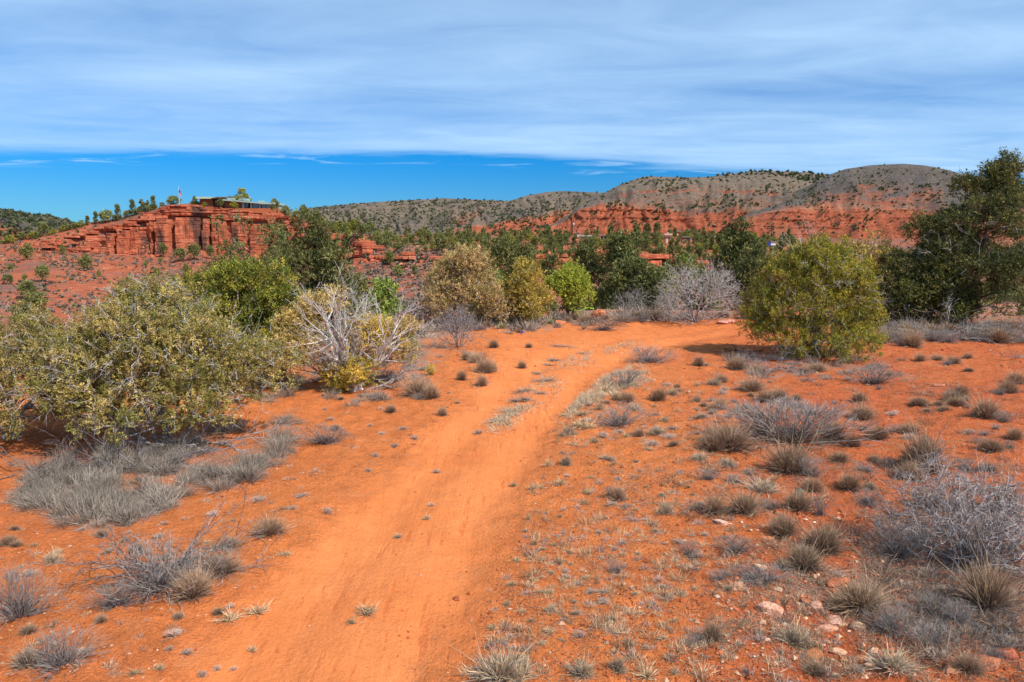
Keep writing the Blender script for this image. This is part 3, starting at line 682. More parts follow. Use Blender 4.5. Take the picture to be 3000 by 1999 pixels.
def wood(g, NN, par, load, r_tip, r_pow, col, sides=5, colt=None, rng=None, flat=False):
    i = np.where(par >= 0)[0]; rr = r_tip * load ** r_pow
    c = np.tile(col, (len(i), 1))
    if colt is not None:
        w = np.exp(-(rr[i] / (r_tip * 3)) ** 2)[:, None]; c = c * (1 - w) + colt * w
    if rng is not None: c = c * rng.uniform(.75, 1.25, (len(i), 1))
    thin = rr[i] < r_tip * 1.8
    if flat:
        keep = load[i] > 1; i = i[keep]; c = c[keep]; thin = thin[keep]
    for sel, s_ in ((thin, 3), (~thin, sides)):
        j = i[sel]
        if len(j): tubes(g, NN[par[j]], NN[j], np.minimum(rr[par[j]], rr[j] * 1.6), rr[j], c[sel], s_)
def crown_points(rng, lobes, n, shell=0.55):
    w = np.array([l[3] * l[4] * l[5] for l in lobes]); w = w ** 0.7; k = rng.choice(len(lobes), n, p=w / w.sum())
    Lb = np.array(lobes)[k]; d = rdir(rng, n); d[:, 2] = np.where(rng.random(n) < 0.6, np.abs(d[:, 2]), d[:, 2])
    r = rng.uniform(shell ** 3, 1, n) ** (1 / 3)
    return Lb[:, :3] + d * Lb[:, 3:6] * r[:, None], d
def foliage(g, rng, P, O, sprigs, leaf_n, sig, sl, ll, lw, cols, upb=0.4, tipc=None):
    """sprigs of scale leaves about each clump point"""
    n = len(P); Pc = np.repeat(P, sprigs, 0); Oc = np.repeat(O, sprigs, 0)
    ax = nrm(Oc * 0.7 + rdir(rng, n * sprigs) * 0.75 + np.array([0, 0, upb])); base = Pc + rng.normal(size=(n * sprigs, 3)) * sig
    ccl = np.repeat(cols[rng.integers(0, len(cols), n)] * rng.uniform(0.75, 1.25, (n, 1)), sprigs, 0)
    ccl = ccl * rng.uniform(0.6, 1.3, (n * sprigs, 1))
    m_ = n * sprigs * leaf_n; t = rng.uniform(0, 1, m_); A = np.repeat(ax, leaf_n, 0)
    pp = np.repeat(base, leaf_n, 0) + A * (t * sl)[:, None] + rng.normal(size=(m_, 3)) * sl * 0.12
    D = nrm(A * 0.9 + rdir(rng, m_) * 0.8); c = np.repeat(ccl, leaf_n, 0) * rng.uniform(0.8, 1.2, (m_, 1))
    if tipc is not None: c = c + (tipc - c) * (sstep(t, 0.4, 1.0) * rng.uniform(0, .8, m_))[:, None]
    leaves(g, pp, D, ll * rng.uniform(.6, 1.3, m_), lw * rng.uniform(.7, 1.3, m_), c, rng)
OL = np.array([[.36, .30, .075], [.46, .355, .10], [.22, .215, .055], [.55, .42, .15], [.28, .26, .06]])
YG = np.array([[.27, .27, .040], [.20, .22, .038], [.35, .31, .045], [.41, .33, .06], [.15, .18, .04]])
BR = np.array([[.56, .39, .17], [.48, .34, .14], [.64, .44, .20], [.42, .32, .12], [.34, .28, .10]])
MU = np.array([[.58, .43, .09], [.50, .38, .09], [.64, .47, .12], [.40, .33, .075]])
DG = np.array([[.145, .162, .054], [.185, .192, .062], [.11, .130, .046], [.24, .235, .08], [.17, .165, .05]])
DY = np.array([[.15, .165, .055], [.20, .195, .062], [.11, .125, .045], [.26, .235, .08], [.08, .095, .035]])
LG = np.array([[.27, .34, .07], [.22, .29, .06], [.34, .40, .09]])
GOLD = np.array([[.62, .44, .14], [.54, .39, .13], [.46, .36, .12], [.66, .48, .20]])
def tree(name, label, cat, x, y, lobes, seed, cols, z=None, clumps=400, sprigs=6, leaf_n=8, sig=.09, sl=.14, ll=.055, lw=.022, stems=None, bark=BK_GREY, tipb=None,
         r_tip=.006, r_pow=.42, upb=.4, tipc=None, bare=0, group=None, shell=.55, wig=.14, bare_lobes=None, pen=.35, only_wood=False, barec=None, flat=False, zmin=.05):
    rng = np.random.default_rng(seed)
    if z is None: z = float(ground_z(np.array([x]), np.array([y]))[0])
    bare = int(bare * .8)
    root = empty(name, (x, y, z)); P, O = crown_points(rng, lobes, clumps, shell)
    P[:, 2] = np.maximum(P[:, 2], zmin + 0.2 * rng.random(len(P)))
    if stems is None:
        h = max(l[2] for l in lobes); stems = [[(0, 0, -0.15), (.05, 0, h * .15), (0, .05, h * .45)], [(0.1, 0, -0.15), (.25, .1, h * .3)], [(-.1, 0, -.15), (-.3, .05, h * .3)]]
    NN, par, load, tips = skeleton(rng, P, stems, wig, pen, only_wood); g = Geo()
    wood(g, NN, par, load, r_tip, r_pow, bark, sides=4, colt=tipb if tipb is not None else bark * 1.5, rng=rng, flat=flat)
    if bare:      # dead leafless twigs sticking out of the crown
        Pb, Ob = crown_points(rng, bare_lobes or lobes, bare, .85); Pb = Pb + Ob * rng.uniform(.05, .35, (bare, 1))
        d = np.linalg.norm(NN[None] - Pb[:, None], axis=2); k = d.argmin(1); A = NN[k]; mid_ = (A + Pb) / 2 + rng.normal(size=(bare, 3)) * .06
        cc = np.tile(BK_PALE * .9 if barec is None else barec, (bare, 1)) * rng.uniform(.7, 1.15, (bare, 1))
        tubes(g, A, mid_, np.full(bare, r_tip * 1.5), np.full(bare, r_tip * 1.2), cc, 3); tubes(g, mid_, Pb, np.full(bare, r_tip * 1.2), np.full(bare, r_tip * .5), cc, 3)
        for _ in range(3):
            e = nrm(nrm(Pb - mid_) + rdir(rng, bare) * .8); s0 = mid_ + (Pb - mid_) * rng.random((bare, 1)); leaves(g, s0, e, np.linalg.norm(Pb - mid_, axis=1) * rng.uniform(.5, 1, bare) + .08, np.full(bare, r_tip * 2.0), cc, rng)
    g.build('trunk', MATS['bark'], root)
    if not only_wood:
        f = Geo(); foliage(f, rng, P, O, sprigs, leaf_n, sig, sl, ll, lw, cols, upb, tipc); f.build('crown', MATS['foliage'], root)
    root['label'] = label; root['category'] = cat
    if group: root['group'] = group
    return root
def dome_lobes(rng, rx, ry, h, n, z0=0.35, size=(.35, .6), flat=0.0):
    """lobes packed into a dome"""
    out = [(0, 0, h * .45, rx * .75, ry * .75, h * .45)]
    for i in range(n):
        a = rng.uniform(0, 2 * math.pi); e = rng.uniform(0, 1) ** 0.8; rr = math.sqrt(max(0, 1 - e ** 2.2)) * rng.uniform(.62, .9); s = rng.uniform(*size)
        out.append((math.cos(a) * rx * rr, math.sin(a) * ry * rr, z0 * h * .5 + e * h * (0.93 - z0 * .5) - s * .3, s * rng.uniform(.8, 1.1), s * rng.uniform(.8, 1.1), s * rng.uniform(.9, 1.5)))
    return out
def base(px, py, it=3):
    """point of the terrace seen at a point of the picture"""
    z = 0.0
    for _ in range(it + 4):
        x, y = gpt(px, py, z); z = float(ground_z(np.array([x]), np.array([y]), False)[0])
    return x, y
r_ = np.random.default_rng
TW = dict(group='junipers around the red terrace')
# T1 the big olive juniper on the left
x, y = base(430, 1330); y += .6
st1 = [[(0, 0, -.2), (.1, 0, .35), (-.2, .2, .9), (-.5, .3, 1.5)], [(.15, .1, -.2), (.6, .1, .4), (1.2, .2, .9), (1.8, .3, 1.3)], [(-.15, 0, -.2), (-.8, 0, .4), (-1.5, .1, .9)], [(0, -.1, -.2), (.2, -.7, .5), (.3, -1.1, 1.2)]]
lb = [(-.2, -.1, 1.5, 1.7, 1.2, .9), (-.9, -.4, 1.1, 1.0, .9, .55), (.7, -.4, 1.1, 1.0, .9, .5)] + [l for l in dome_lobes(r_(1), 2.4, 1.9, 3.0, 74, .34, (.24, .48)) if l[2] > .75] + [(1.7, .2, 1.45, .7, .7, .6), (-1.7, -.3, 1.1, .7, .7, .6), (-.1, .2, 2.75, .7, .7, .5), (2.3, .2, 1.5, .4, .5, .5)]
tree('juniper_tree', 'broad olive juniper with grey twigs showing through, foreground left', 'juniper', x, y, lb, 101, OL, clumps=2350, sprigs=7, leaf_n=15, sig=.065, sl=.11, ll=.038, lw=.020, stems=st1, bare=1500, shell=.3, zmin=.5,
     tipb=BK_PALE, tipc=np.array([.36, .27, .12]), r_tip=.0038, **TW)
# T2 at the left edge
x, y = base(10, 1320); y += .3
lb = [l for l in dome_lobes(r_(2), 2.0, 1.7, 2.6, 44, .3, (.25, .5)) if l[2] > .6]
tree('juniper_tree', 'yellow-brown juniper cut by the left edge, left of the big olive juniper', 'juniper', x - .5, y + .6, lb, 102, np.concatenate([OL, BR[:2]]), clumps=1400, sprigs=6, leaf_n=13, sig=.06, sl=.11, ll=.04, lw=.020, r_tip=.004, shell=.4, zmin=.45, bare=450, tipb=BK_PALE,
     tipc=np.array([.42, .30, .10]), **TW)
# T3 the green one behind it
lb = dome_lobes(r_(3), 1.8, 1.6, 3.35, 40, .2, (.32, .55))
tree('juniper_tree', 'fresh green juniper rising behind the big olive juniper', 'juniper', -7.2, 18.9, lb, 103, np.concatenate([YG, YG[:2]]), clumps=1500, sprigs=7, leaf_n=9, sig=.07, sl=.17, ll=.07, lw=.03, upb=.7, r_tip=.004, bare=90, bark=BK_GREY, tipb=BK_PALE, **TW)
lb = dome_lobes(r_(33), 1.5, 1.4, 3.0, 24, .2, (.35, .6))
tree('juniper_tree', 'smaller olive-green juniper between the big olive one and the tall pine', 'juniper', -9.3, 20.6, lb, 133, np.concatenate([YG, OL[:2]]), clumps=560, sprigs=8, leaf_n=7, sig=.12, sl=.16, ll=.085, lw=.04, r_tip=.004, bare=80, tipb=BK_PALE, **TW)
# T4 dead, white-branched
x4, y4 = base(1085, 1140)
def dead_tree():
    rng = r_(44); root = empty('dead_juniper', (x4, y4, float(ground_z(np.array([x4]), np.array([y4]))[0])))
    g = Geo(); tipsP = []
    def limb(p, d, r, ln, dep, col):
        n = 5 if dep == 0 else 3; q = p.copy()
        for k in range(n):
            d2 = nrm(d + rng.normal(size=3) * (.16 if dep else .09) + np.array([0, 0, .10])); e = q + d2 * ln / n; r2 = r * (1 - .62 * (k + 1) / n) if dep else r * (1 - .5 * (k + 1) / n)
            tubes(g, [q], [e], [max(r * (1 - (.62 if dep else .5) * k / n), .003)], [max(r2, .0025)], col * rng.uniform(.8, 1.1), 6 if dep < 2 else 4); q = e; d = d2
            if dep < 3 and (k > 0 or dep):
                for _ in range(2 if dep in (0, 1) else (2 if rng.random() < .65 else 1)):
                    dd = nrm(d2 + rdir(rng, 1)[0] * .85); limb(q, dd, r2 * .55, ln * rng.uniform(.35, .55), dep + 1, col * rng.uniform(.9, 1.05))
        tipsP.append(q)
    dirs = [(-.95, -.5, .55), (-.7, -.6, .8), (-.42, -.4, 1), (-.2, -.5, 1.1), (-.08, -.3, 1.2), (.12, -.5, 1.2), (.3, .2, 1.1), (.55, -.1, .9), (.9, .2, .7), (-1.1, -.1, .25), (1.05, -.2, .35), (-.5, -.5, .7)]
    for i, d in enumerate(dirs):
        d = np.array(d, float); up = abs(d[0]) < .6
        limb(np.array([rng.normal() * .10, rng.normal() * .1, -.1]), nrm(d), rng.uniform(.05, .07) if up else .034, rng.uniform(1.35, 2.0) if up else rng.uniform(1.15, 1.6), 0, (BK_PALE * 1.25 if up else BK_PALE * .8))
    g.build('trunk', MATS['bark'], root)
    # foliage that still lives: golden dying sprays on the left, yellow in the middle, green low down
    for nm, lobes, cl, n in (('dying_foliage', [(-1.35, .2, 1.35, .55, .5, .55), (-1.6, 0, .95, .5, .5, .45), (-1.0, .3, 1.85, .42, .4, .35), (-.6, .4, 2.1, .32, .3, .25), (-1.15, -.3, 1.0, .45, .4, .4), (1.1, .3, 1.35, .35, .3, .22), (1.15, .2, .85, .3, .3, .2)], GOLD, 420),
                             ('live_foliage', [(.25, -.1, 1.35, .45, .4, .4), (.15, 0, .95, .55, .5, .50), (-.05, -.2, .4, .55, .5, .32), (.5, .3, 1.2, .4, .4, .4), (-.45, -.1, .35, .3, .3, .3)], MU * np.array([1.15, 1.12, 1]), 380),
                             ('low_green_foliage', [(-.15, -.3, .25, .4, .35, .22), (.9, .6, .9, .35, .3, .5), (-.6, .3, .4, .25, .3, .3)], YG, 60)):
        P_, O_ = crown_points(rng, lobes, n, .3); f = Geo(); foliage(f, rng, P_, O_, 7, 12, .07, .12, .046, .023, cl, .5); f.build(nm, MATS['foliage'], root)
    root.scale = (1.18, 1.1, 1.12); root.location.x -= .35
    tag(root, 'half dead juniper with bare white branches and golden yellow foliage, beside the track', 'juniper', 'junipers around the red terrace')
dead_tree()
# T5 brown, T6 mustard, T7 round bright, along the far edge
lb = dome_lobes(r_(5), 2.05, 1.8, 3.55, 34, .35, (.38, .62)); x, y = base(1370, 955)
tree('juniper_tree', 'large tan-brown juniper behind the leafless grey shrub', 'juniper', x, y, lb, 105, BR, clumps=760, sprigs=8, leaf_n=10, sig=.13, sl=.2, ll=.09, lw=.036, bare=110, tipb=BK_GREY * 1.3, r_tip=.006, **TW)
lb = dome_lobes(r_(6), 1.15, 1.1, 2.8, 20, .35, (.35, .5)) + [(.8, 0, 1.1, .7, .6, .5), (-.7, 0, 1.2, .5, .6, .5)]; x, y = base(1535, 952)
tree('juniper_tree', 'mustard yellow juniper between the brown one and the round green one', 'juniper', x, y, lb, 106, MU, clumps=520, sprigs=8, leaf_n=9, sig=.12, sl=.19, ll=.09, lw=.038, bare=30, r_tip=.006, **TW)
lb = [(0, 0, 1.75, 1.0, .95, .85)] + [(l[0], l[1], l[2] + .55, l[3], l[4], l[5] * .8) for l in dome_lobes(r_(7), 1.0, .95, 2.0, 22, .3, (.35, .5))]; x, y = base(1668, 935)
tree('juniper_tree', 'small round bright green juniper with its dark trunk showing', 'juniper', x, y, lb, 107, np.array([[.34, .37, .05], [.28, .32, .045], [.42, .43, .065]]), clumps=430, sprigs=9, leaf_n=9, sig=.12, sl=.18, ll=.09, lw=.038, shell=.4, bark=BK_DARK, r_tip=.008,
     stems=[[(0, 0, -.1), (-.1, 0, .4), (-.2, 0, .9)], [(.05, 0, -.1), (.3, 0, .7)]], **TW)
# T12 the yellow-green juniper right of the track
x, y = base(2418, 1062); y += 1.2
lb = [(0, 0, 1.5, 2.0, 1.7, 1.3), (0, -.1, .75, 2.3, 1.8, .6), (-.9, 0, 2.7, .8, .7, .8), (.8, 0, 2.6, .9, .8, .8)] + [(l[0], l[1], l[2], l[3] * .75, l[4] * .75, l[5] * 1.4) for l in dome_lobes(r_(12), 2.65, 2.2, 3.75, 95, .12, (.26, .55))]
tree('juniper_tree', 'large rounded yellow-green juniper right of the track with bare top twigs', 'juniper', x, y, lb, 112, YG, clumps=2200, sprigs=7, leaf_n=14, sig=.075, sl=.18, ll=.052, lw=.024, upb=.9, shell=.6, r_tip=.0045, bare=240, tipb=BK_PALE,
     tipc=np.array([.66, .53, .07]), bare_lobes=[(-.6, 0, 3.85, .7, .6, .75), (-.9, 0, 3.9, .5, .5, .6), (.2, 0, 3.3, 1.2, .8, .5), (0, -1.2, 2, 1.7, 1.0, 1.4), (0, -1, .3, 1.6, 1.0, .3)], **TW)
# T13 the tall dark one at the right edge
x, y = base(2880, 965); y += 1.5
rg = r_(13); lb = []
for i in range(46):
    t = rg.random(); zz = .9 + 6.0 * t; rad = 3.7 * (1 - t) ** .8 + .35; a = rg.uniform(0, 6.28); s = rg.uniform(.5, .9) * (1 - .45 * t); lb.append((math.cos(a) * rad * rg.uniform(.35, .95) + .8 * t, math.sin(a) * rad * rg.uniform(.3, .8), zz, s * 1.25, s * 1.1, s * .75))
lb += [(-3.6, 0, 1.6, .9, .8, .6), (-3.2, 0, 2.6, .8, .8, .5), (-2.3, 0, 4.3, .7, .7, .6), (1.5, 0, 7.0, .45, .4, .7), (.9, 0, 6.6, .55, .5, .6), (-.5, 0, 6.2, .45, .4, .5), (2.3, 0, 5.8, .6, .6, .8), (-3.3, -.5, .9, 1.0, .8, .5)]
tree('juniper_tree', 'tall dark green tree at the right edge, tallest in the view', 'tree', x, y, lb, 113, DY * 1.02, clumps=2000, sprigs=8, leaf_n=9, sig=.13, sl=.26, ll=.11, lw=.042, upb=.35, bark=BK_DARK, tipb=BK_GREY, r_tip=.006, bare=260,
     stems=[[(0, 0, -.2), (.1, 0, 1), (.5, 0, 2.4), (.7, 0, 4), (.8, 0, 5.8)], [(.2, 0, -.2), (-.9, 0, 1.3), (-1.9, 0, 2.3)], [(.1, 0, .2), (1.6, 0, 1.6), (2.4, 0, 3)]],
     bare_lobes=[(-1.5, -1.6, .6, 3.0, 1.2, .5), (1.5, -1.6, .6, 2.0, 1.2, .5), (0, -1, 3, 3, 1.5, 2)])
lb = dome_lobes(r_(63), 1.9, 1.5, 3.0, 22, .2, (.4, .7)); x, y = base(2720, 955)
tree('juniper_tree', 'low olive juniper leaning against the foot of the tall dark tree', 'juniper', x - .3, y - .4, lb, 163, np.concatenate([DY, YG[:2]]), clumps=560, sprigs=8, leaf_n=7, sig=.17, sl=.22, ll=.12, lw=.052, bark=BK_DARK, bare=90, tipb=BK_GREY, **TW)
# trees standing beyond the brink
def beyond(name, label, cat, px, py_top, d, w, seed, cols_, nl=24, size=(.4, .7), shape='cone', clumps=360, group='trees beyond the brink', zoff=0.0, **kw):
    a, b = ray(px, py_top); x_ = a * d; zt_ = CAM_Z + b * d; z0 = float(ground_z(np.array([x_]), np.array([d]), False)[0]) if d < 75 else drop(x_, d)
    h = zt_ - z0; rg = r_(seed); lb = []
    for i in range(nl):
        t = rg.random()
        if shape == 'cone': rad = w / 2 * (1 - t) ** .6 * .9 + .15
        elif shape == 'round': rad = w / 2 * math.sqrt(max(0.02, 1 - (1.5 * t - .55) ** 2)) * .85
        else: rad = w / 2 * (1 - .35 * t)
        lo = max(kw.get('lo', .12), 1 - w * 1.25 / h); an = rg.uniform(0, 6.28); s = rg.uniform(*size) * (1 - .3 * t) * max(1, h / 7) ** .5
        q = rg.uniform(.3, .95); lb.append((math.cos(an) * rad * q, math.sin(an) * rad * q, h * (lo + (1 - lo) * t * .97) - s * .3, s * 1.1, s * 1.1, s * .85))
    kw.pop('lo', None); k = d / 20
    lb.append((0, 0, h - .35 * min(1, h / 8), .3, .3, .35))
    return tree(name, label, cat, x_, d, lb, seed, cols_, z=z0, clumps=int(clumps * .75), sig=.10 * k ** .7, sl=.13 * k ** .7, ll=.083 * k ** .75, lw=.042 * k ** .8, r_tip=.006 * k ** .6, group=group, flat=not kw.get('bare'),
                stems=[[(0, 0, -.3), (.1, 0, h * .2), (-.1, .1, h * .5), (0, 0, h * .82)]], **kw)
beyond('pine_tree', 'big dark green pine standing in front of the cliff', 'pine', 905, 628, 48, 8.6, 201, DG, 70, (.65, 1.0), clumps=1100, sprigs=8, leaf_n=7, bark=BK_DARK)
beyond('pine_tree', 'dark green pine crowding the left side of the big pine', 'pine', 825, 705, 46, 5.0, 202, DG, 34, (.6, .9), 'round', clumps=420, sprigs=8, leaf_n=7, bark=BK_DARK)
beyond('pine_tree', 'dark pine with a leaning bare limb, right of the big pine', 'pine', 965, 720, 47, 3.6, 203, DG, 26, (.55, .85), 'round', clumps=300, sprigs=8, leaf_n=7, bark=BK_DARK)
beyond('pine_tree', 'open branchy pine with see-through crown before the cliff', 'pine', 715, 632, 52, 6.0, 204, DG, 26, (.45, .8), 'col', clumps=260, sprigs=7, leaf_n=6, bark=BK_DARK, bare=60, lo=.3)
beyond('pine_tree', 'thin pine between the open branchy pine and the big pine', 'pine', 800, 655, 55, 3.2, 205, DG, 16, (.45, .7), 'cone', clumps=160, sprigs=7, leaf_n=6, bark=BK_DARK)
beyond('pine_tree', 'tall dark pine right of the round green juniper', 'pine', 1822, 692, 46, 4.2, 206, DG, 46, (.55, .95), 'cone', clumps=620, sprigs=8, leaf_n=7, bark=BK_DARK)
beyond('pine_tree', 'narrow grey-green pine just left of the tall dark pine', 'pine', 1724, 712, 48, 2.4, 207, DG * 1.15, 24, (.4, .7), 'cone', clumps=260, sprigs=7, leaf_n=7, bark=BK_DARK)
beyond('pine_tree', 'ragged dark pine filling the gap behind the round green juniper', 'pine', 1850, 770, 41, 3.8, 208, DG, 30, (.5, .8), 'round', clumps=420, sprigs=8, leaf_n=7, bark=BK_DARK)
beyond('pine_tree', 'thin dark snaggy pine above the round green juniper', 'pine', 1612, 750, 60, 1.4, 209, DG, 12, (.35, .6), 'cone', clumps=110, sprigs=6, leaf_n=6, bark=BK_DARK)
beyond('pine_tree', 'blue-green pine rising behind the mustard juniper, left of a pair', 'pine', 1478, 700, 78, 4.2, 210, DG, 26, (.5, .9), 'cone', clumps=300, sprigs=7, leaf_n=6, bark=BK_DARK)
beyond('pine_tree', 'blue-green pine rising behind the mustard juniper, right of a pair', 'pine', 1530, 715, 74, 3.4, 211, DG, 22, (.5, .8), 'cone', clumps=260, sprigs=7, leaf_n=6, bark=BK_DARK)
beyond('juniper_tree', 'upright dark juniper left of the yellow-green juniper', 'juniper', 2165, 652, 52, 3.6, 212, DY, 30, (.5, .8), 'cone', clumps=420, sprigs=8, leaf_n=7, bark=BK_DARK)
beyond('juniper_tree', 'dark green juniper low between the silver bare tree and yellow-green juniper', 'juniper', 2200, 735, 40, 2.6, 213, DY, 22, (.4, .7), 'round', clumps=260, sprigs=8, leaf_n=7, bark=BK_DARK)
beyond('oak_tree', 'light olive leafy tree above the silver bare tree', 'tree', 2020, 755, 50, 4.6, 214, np.concatenate([LG * .75, YG[:2]]), 26, (.5, .9), 'round', clumps=300, sprigs=8, leaf_n=7)
beyond('oak_tree', 'pale green loose tree left of the silver bare tree', 'tree', 1930, 795, 44, 3.0, 215, DG * 1.9, 20, (.4, .8), 'round', clumps=200, sprigs=7, leaf_n=7)
beyond('oak_tree', 'grey-green loose bush below the tall dark pine', 'tree', 1880, 840, 40, 2.6, 216, np.array([[.15, .15, .07], [.12, .13, .06], [.2, .18, .1]]), 18, (.4, .6), 'round', clumps=200, sprigs=7, leaf_n=7)
beyond('willow_bush', 'bright lime green bush behind the white-branched juniper', 'bush', 1125, 838, 34, 1.3, 217, LG, 12, (.35, .6), 'round', clumps=150, sprigs=8, leaf_n=7)
beyond('oak_tree', 'lime green bush between the brown juniper and the mustard juniper', 'bush', 1460, 800, 46, 2.6, 218, LG * .8, 12, (.4, .6), 'round', clumps=150, sprigs=7, leaf_n=6)
beyond('juniper_tree', 'dark bush at the right flank of the big pine', 'juniper', 1035, 815, 62, 3.2, 219, DG * 1.3, 18, (.5, .9), 'round', clumps=220, sprigs=7, leaf_n=6)
beyond('juniper_tree', 'small blue-green conifer beyond the left edge juniper', 'juniper', 96, 868, 34, 1.4, 220, DG * 1.6, 10, (.25, .4), 'cone', clumps=90, sprigs=7, leaf_n=6)
beyond('juniper_tree', 'dark juniper half hidden above the dead branches, far left', 'juniper', 60, 900, 40, 2.6, 221, DG, 12, (.4, .6), 'round', clumps=110, sprigs=7, leaf_n=6)
beyond('juniper_tree', 'tan-green juniper behind the yellow-green juniper on its right', 'juniper', 2560, 700, 33, 3.6, 222, np.concatenate([OL, MU[:1]]), 24, (.45, .7), 'round', clumps=300, sprigs=8, leaf_n=7, bare=60, tipb=BK_PALE)
beyond('juniper_tree', 'dark low juniper at the left foot of the tall dark tree', 'juniper', 2640, 745, 36, 4.2, 223, DY, 24, (.5, .8), 'round', clumps=340, sprigs=8, leaf_n=7, bark=BK_DARK)
for i, (px, pt, d, w) in enumerate([(1780, 830, 60, 4), (1960, 790, 66, 4), (2100, 800, 60, 4.5), (1400, 790, 66, 4), (1590, 838, 64, 3), (2060, 810, 44, 2.6), (1700, 848, 52, 2.4), (1500, 830, 60, 3), (2240, 800, 58, 4), (2420, 730, 60, 5), (2120, 745, 72, 4), (2700, 740, 60, 5), (2900, 800, 55, 6)]):
    o = beyond('juniper_tree', '', 'juniper', px, pt, d, w, 300 + i, [DG, DG * 1.25, np.concatenate([DG, YG[:2]])][i % 3], 16, (.5, .8), 'round', clumps=170, sprigs=7, leaf_n=6, bark=BK_DARK)
    del o['label']; a_, b_ = ray(px, pt + 40); reg(o, ['dark juniper crown', 'mid green juniper crown', 'mottled green juniper crown'][i % 3], 'juniper', 'trees beyond the brink', a_ * d, d, CAM_Z + b_ * d, 'far')
# leafless trees and thickets
def bare_tree(name, label, cat, x, y, rx, h, seed, col, clumps=420, z=None, r_tip=.006, group='leafless bushes', ry=None, up=0.0, look=None):
    rg = r_(seed); lb = dome_lobes(rg, rx, ry or rx, h, 22, .2, (rx * .22, rx * .38))
    stems = [[(0.0, 0.0, -.1), (math.cos(a) * .08, math.sin(a) * .08, .02), (math.cos(a) * rx * .18, math.sin(a) * rx * .18, h * .28)] for a in np.linspace(0, 6.28, 7)[:-1] + rg.random()]
    return tree(name, label, cat, x, y, lb, seed, None, z=z, clumps=clumps, stems=stems, bark=col * .75, tipb=col, barec=col, r_tip=r_tip * .8, r_pow=.34, group=group, shell=.2, wig=.11, only_wood=True, bare=int(clumps * .9), pen=.5)
x, y = base(2035, 945)
bare_tree('bare_tree', 'silver-grey leafless tree at the far edge, left of the yellow-green juniper', 'bare tree', x, y, 2.35, 2.75, 401, np.array([.42, .385, .355]), 1300, r_tip=.0075)
x, y = base(1345, 1018)
bare_tree('bare_bush', 'leafless grey shrub in front of the tan-brown juniper', 'bush', x, y, 1.0, 1.35, 402, np.array([.25, .215, .21]), 420, r_tip=.0055)
a_, b_ = ray(1195, 850)
for i, (px, pt, d, rx, h, cl) in enumerate([(1190, 880, 36, 1.2, 2.0, (.26, .21, .19)), (1245, 820, 40, 1.3, 3.0, (.42, .36, .27)), (15, 850, 36, 2.2, 2.2, (.42, .37, .33)), (1235, 905, 32, .8, 1.3, (.24, .20, .18)), (1850, 885, 37, 1.1, 1.3, (.30, .27, .24)), (1960, 895, 37, 0.9, 1.2, (.34, .3, .27)), (2200, 865, 36, 1.0, 1.6, (.28, .24, .22))]):
    a_, b_ = ray(px, pt); z_ = CAM_Z + b_ * d - h
    g0 = float(ground_z(np.array([a_ * d]), np.array([float(d)]), False)[0]); hh = CAM_Z + b_ * d - g0
    o = bare_tree('bare_bush', '', 'bush', a_ * d, d, rx, max(1.0, hh), 410 + i, np.array(cl), 260, z=g0, r_tip=.008); del o['label']
    reg(o, ['wispy grey thicket', 'pale leafless sapling', 'pale grey bare thicket', 'brownish leafless thicket', 'grey leafless scrub', 'short leafless scrub', 'dark leafless scrub'][i], 'bush', 'leafless bushes', a_ * d, d, CAM_Z + b_ * d, 'near')
# big bare bush at the right edge
x, y = base(2830, 1700)
bare_tree('bare_bush', 'wide tangle of bare silvery branches at the right edge, nearest bush', 'bush', x + .30, y + .45, 1.1, 1.0, 430, np.array([.38, .335, .31]), 1000, r_tip=.0034)
x, y = base(2995, 1010)
bare_tree('bare_bush', 'pale bare shrub at right edge under the tall dark tree', 'bush', x + .3, y, .9, 1.0, 431, np.array([.36, .30, .25]), 200, r_tip=.006)
print('trees', round(time.time() - T0, 1))

# fallen dead branches
def dead_branches(name, label, x, y, spread, seed, col, n=9, flat=.35, size=1.0, r0=.016):
    rng = r_(seed); g = Geo(); z0 = float(ground_z(np.array([x]), np.array([y]))[0])
    def limb(p, d, r, ln, dep):
        q = p.copy(); k_ = 5 if dep < 2 else 3
        for k in range(k_):
            d = nrm(d + rng.normal(size=3) * np.array([.24, .24, .14])); e = q + d * ln / k_
            e[2] = max(e[2], .015); tubes(g, [q], [e], [r * (1 - .16 * k)], [r * (1 - .16 * (k + 1))], col * rng.uniform(.6, 1.25), 4 if dep < 1 else 3); q = e
            if dep < 3 and rng.random() < .85:
                limb(q, nrm(d + rdir(rng, 1)[0] * np.array([.9, .9, .5])), r * .55, ln * rng.uniform(.3, .55), dep + 1)
    for i in range(n):
        a = rng.uniform(0, 6.28); d = nrm(np.array([math.cos(a) * spread[0], math.sin(a) * spread[1], rng.uniform(.05, .8) * flat]))
        limb(np.array([rng.normal() * .12 * size, rng.normal() * .08 * size, .03]), d, r0, size * rng.uniform(.6, 1.1), 0)
    o = g.build(name, MATS['bark']); o.location = (x, y, z0); tag(o, label, 'dead branches', 'dead wood on the ground'); return o
x, y = base(460, 1690)
dead_branches('dead_branches', 'tangled dead grey branches lying left of the track, lower left', x, y + .1, (1.3, .6), 501, np.array([.22, .18, .165]), 20, .55, .95, .013)
x, y = base(700, 1290)
dead_branches('dead_branches', 'pale dead limbs sticking out under right side of the big olive juniper', x - .5, y - .1, (1.6, .5), 502, np.array([.40, .36, .34]), 7, .35, 1.3, .016)
x, y = base(420, 1375)
dead_branches('dead_branches', 'purple-grey dead twigs piled beneath the middle of the big olive juniper', x, y, (1.4, .5), 503, np.array([.20, .175, .18]), 13, .5, 1.2, .013)
x, y = base(90, 1390)
dead_branches('dead_branches', 'dead branches on the ground at the left edge below the junipers', x, y, (1.4, .5), 504, np.array([.17, .13, .115]), 9, .35, 1.1, .013)
x, y = base(2270, 1085)
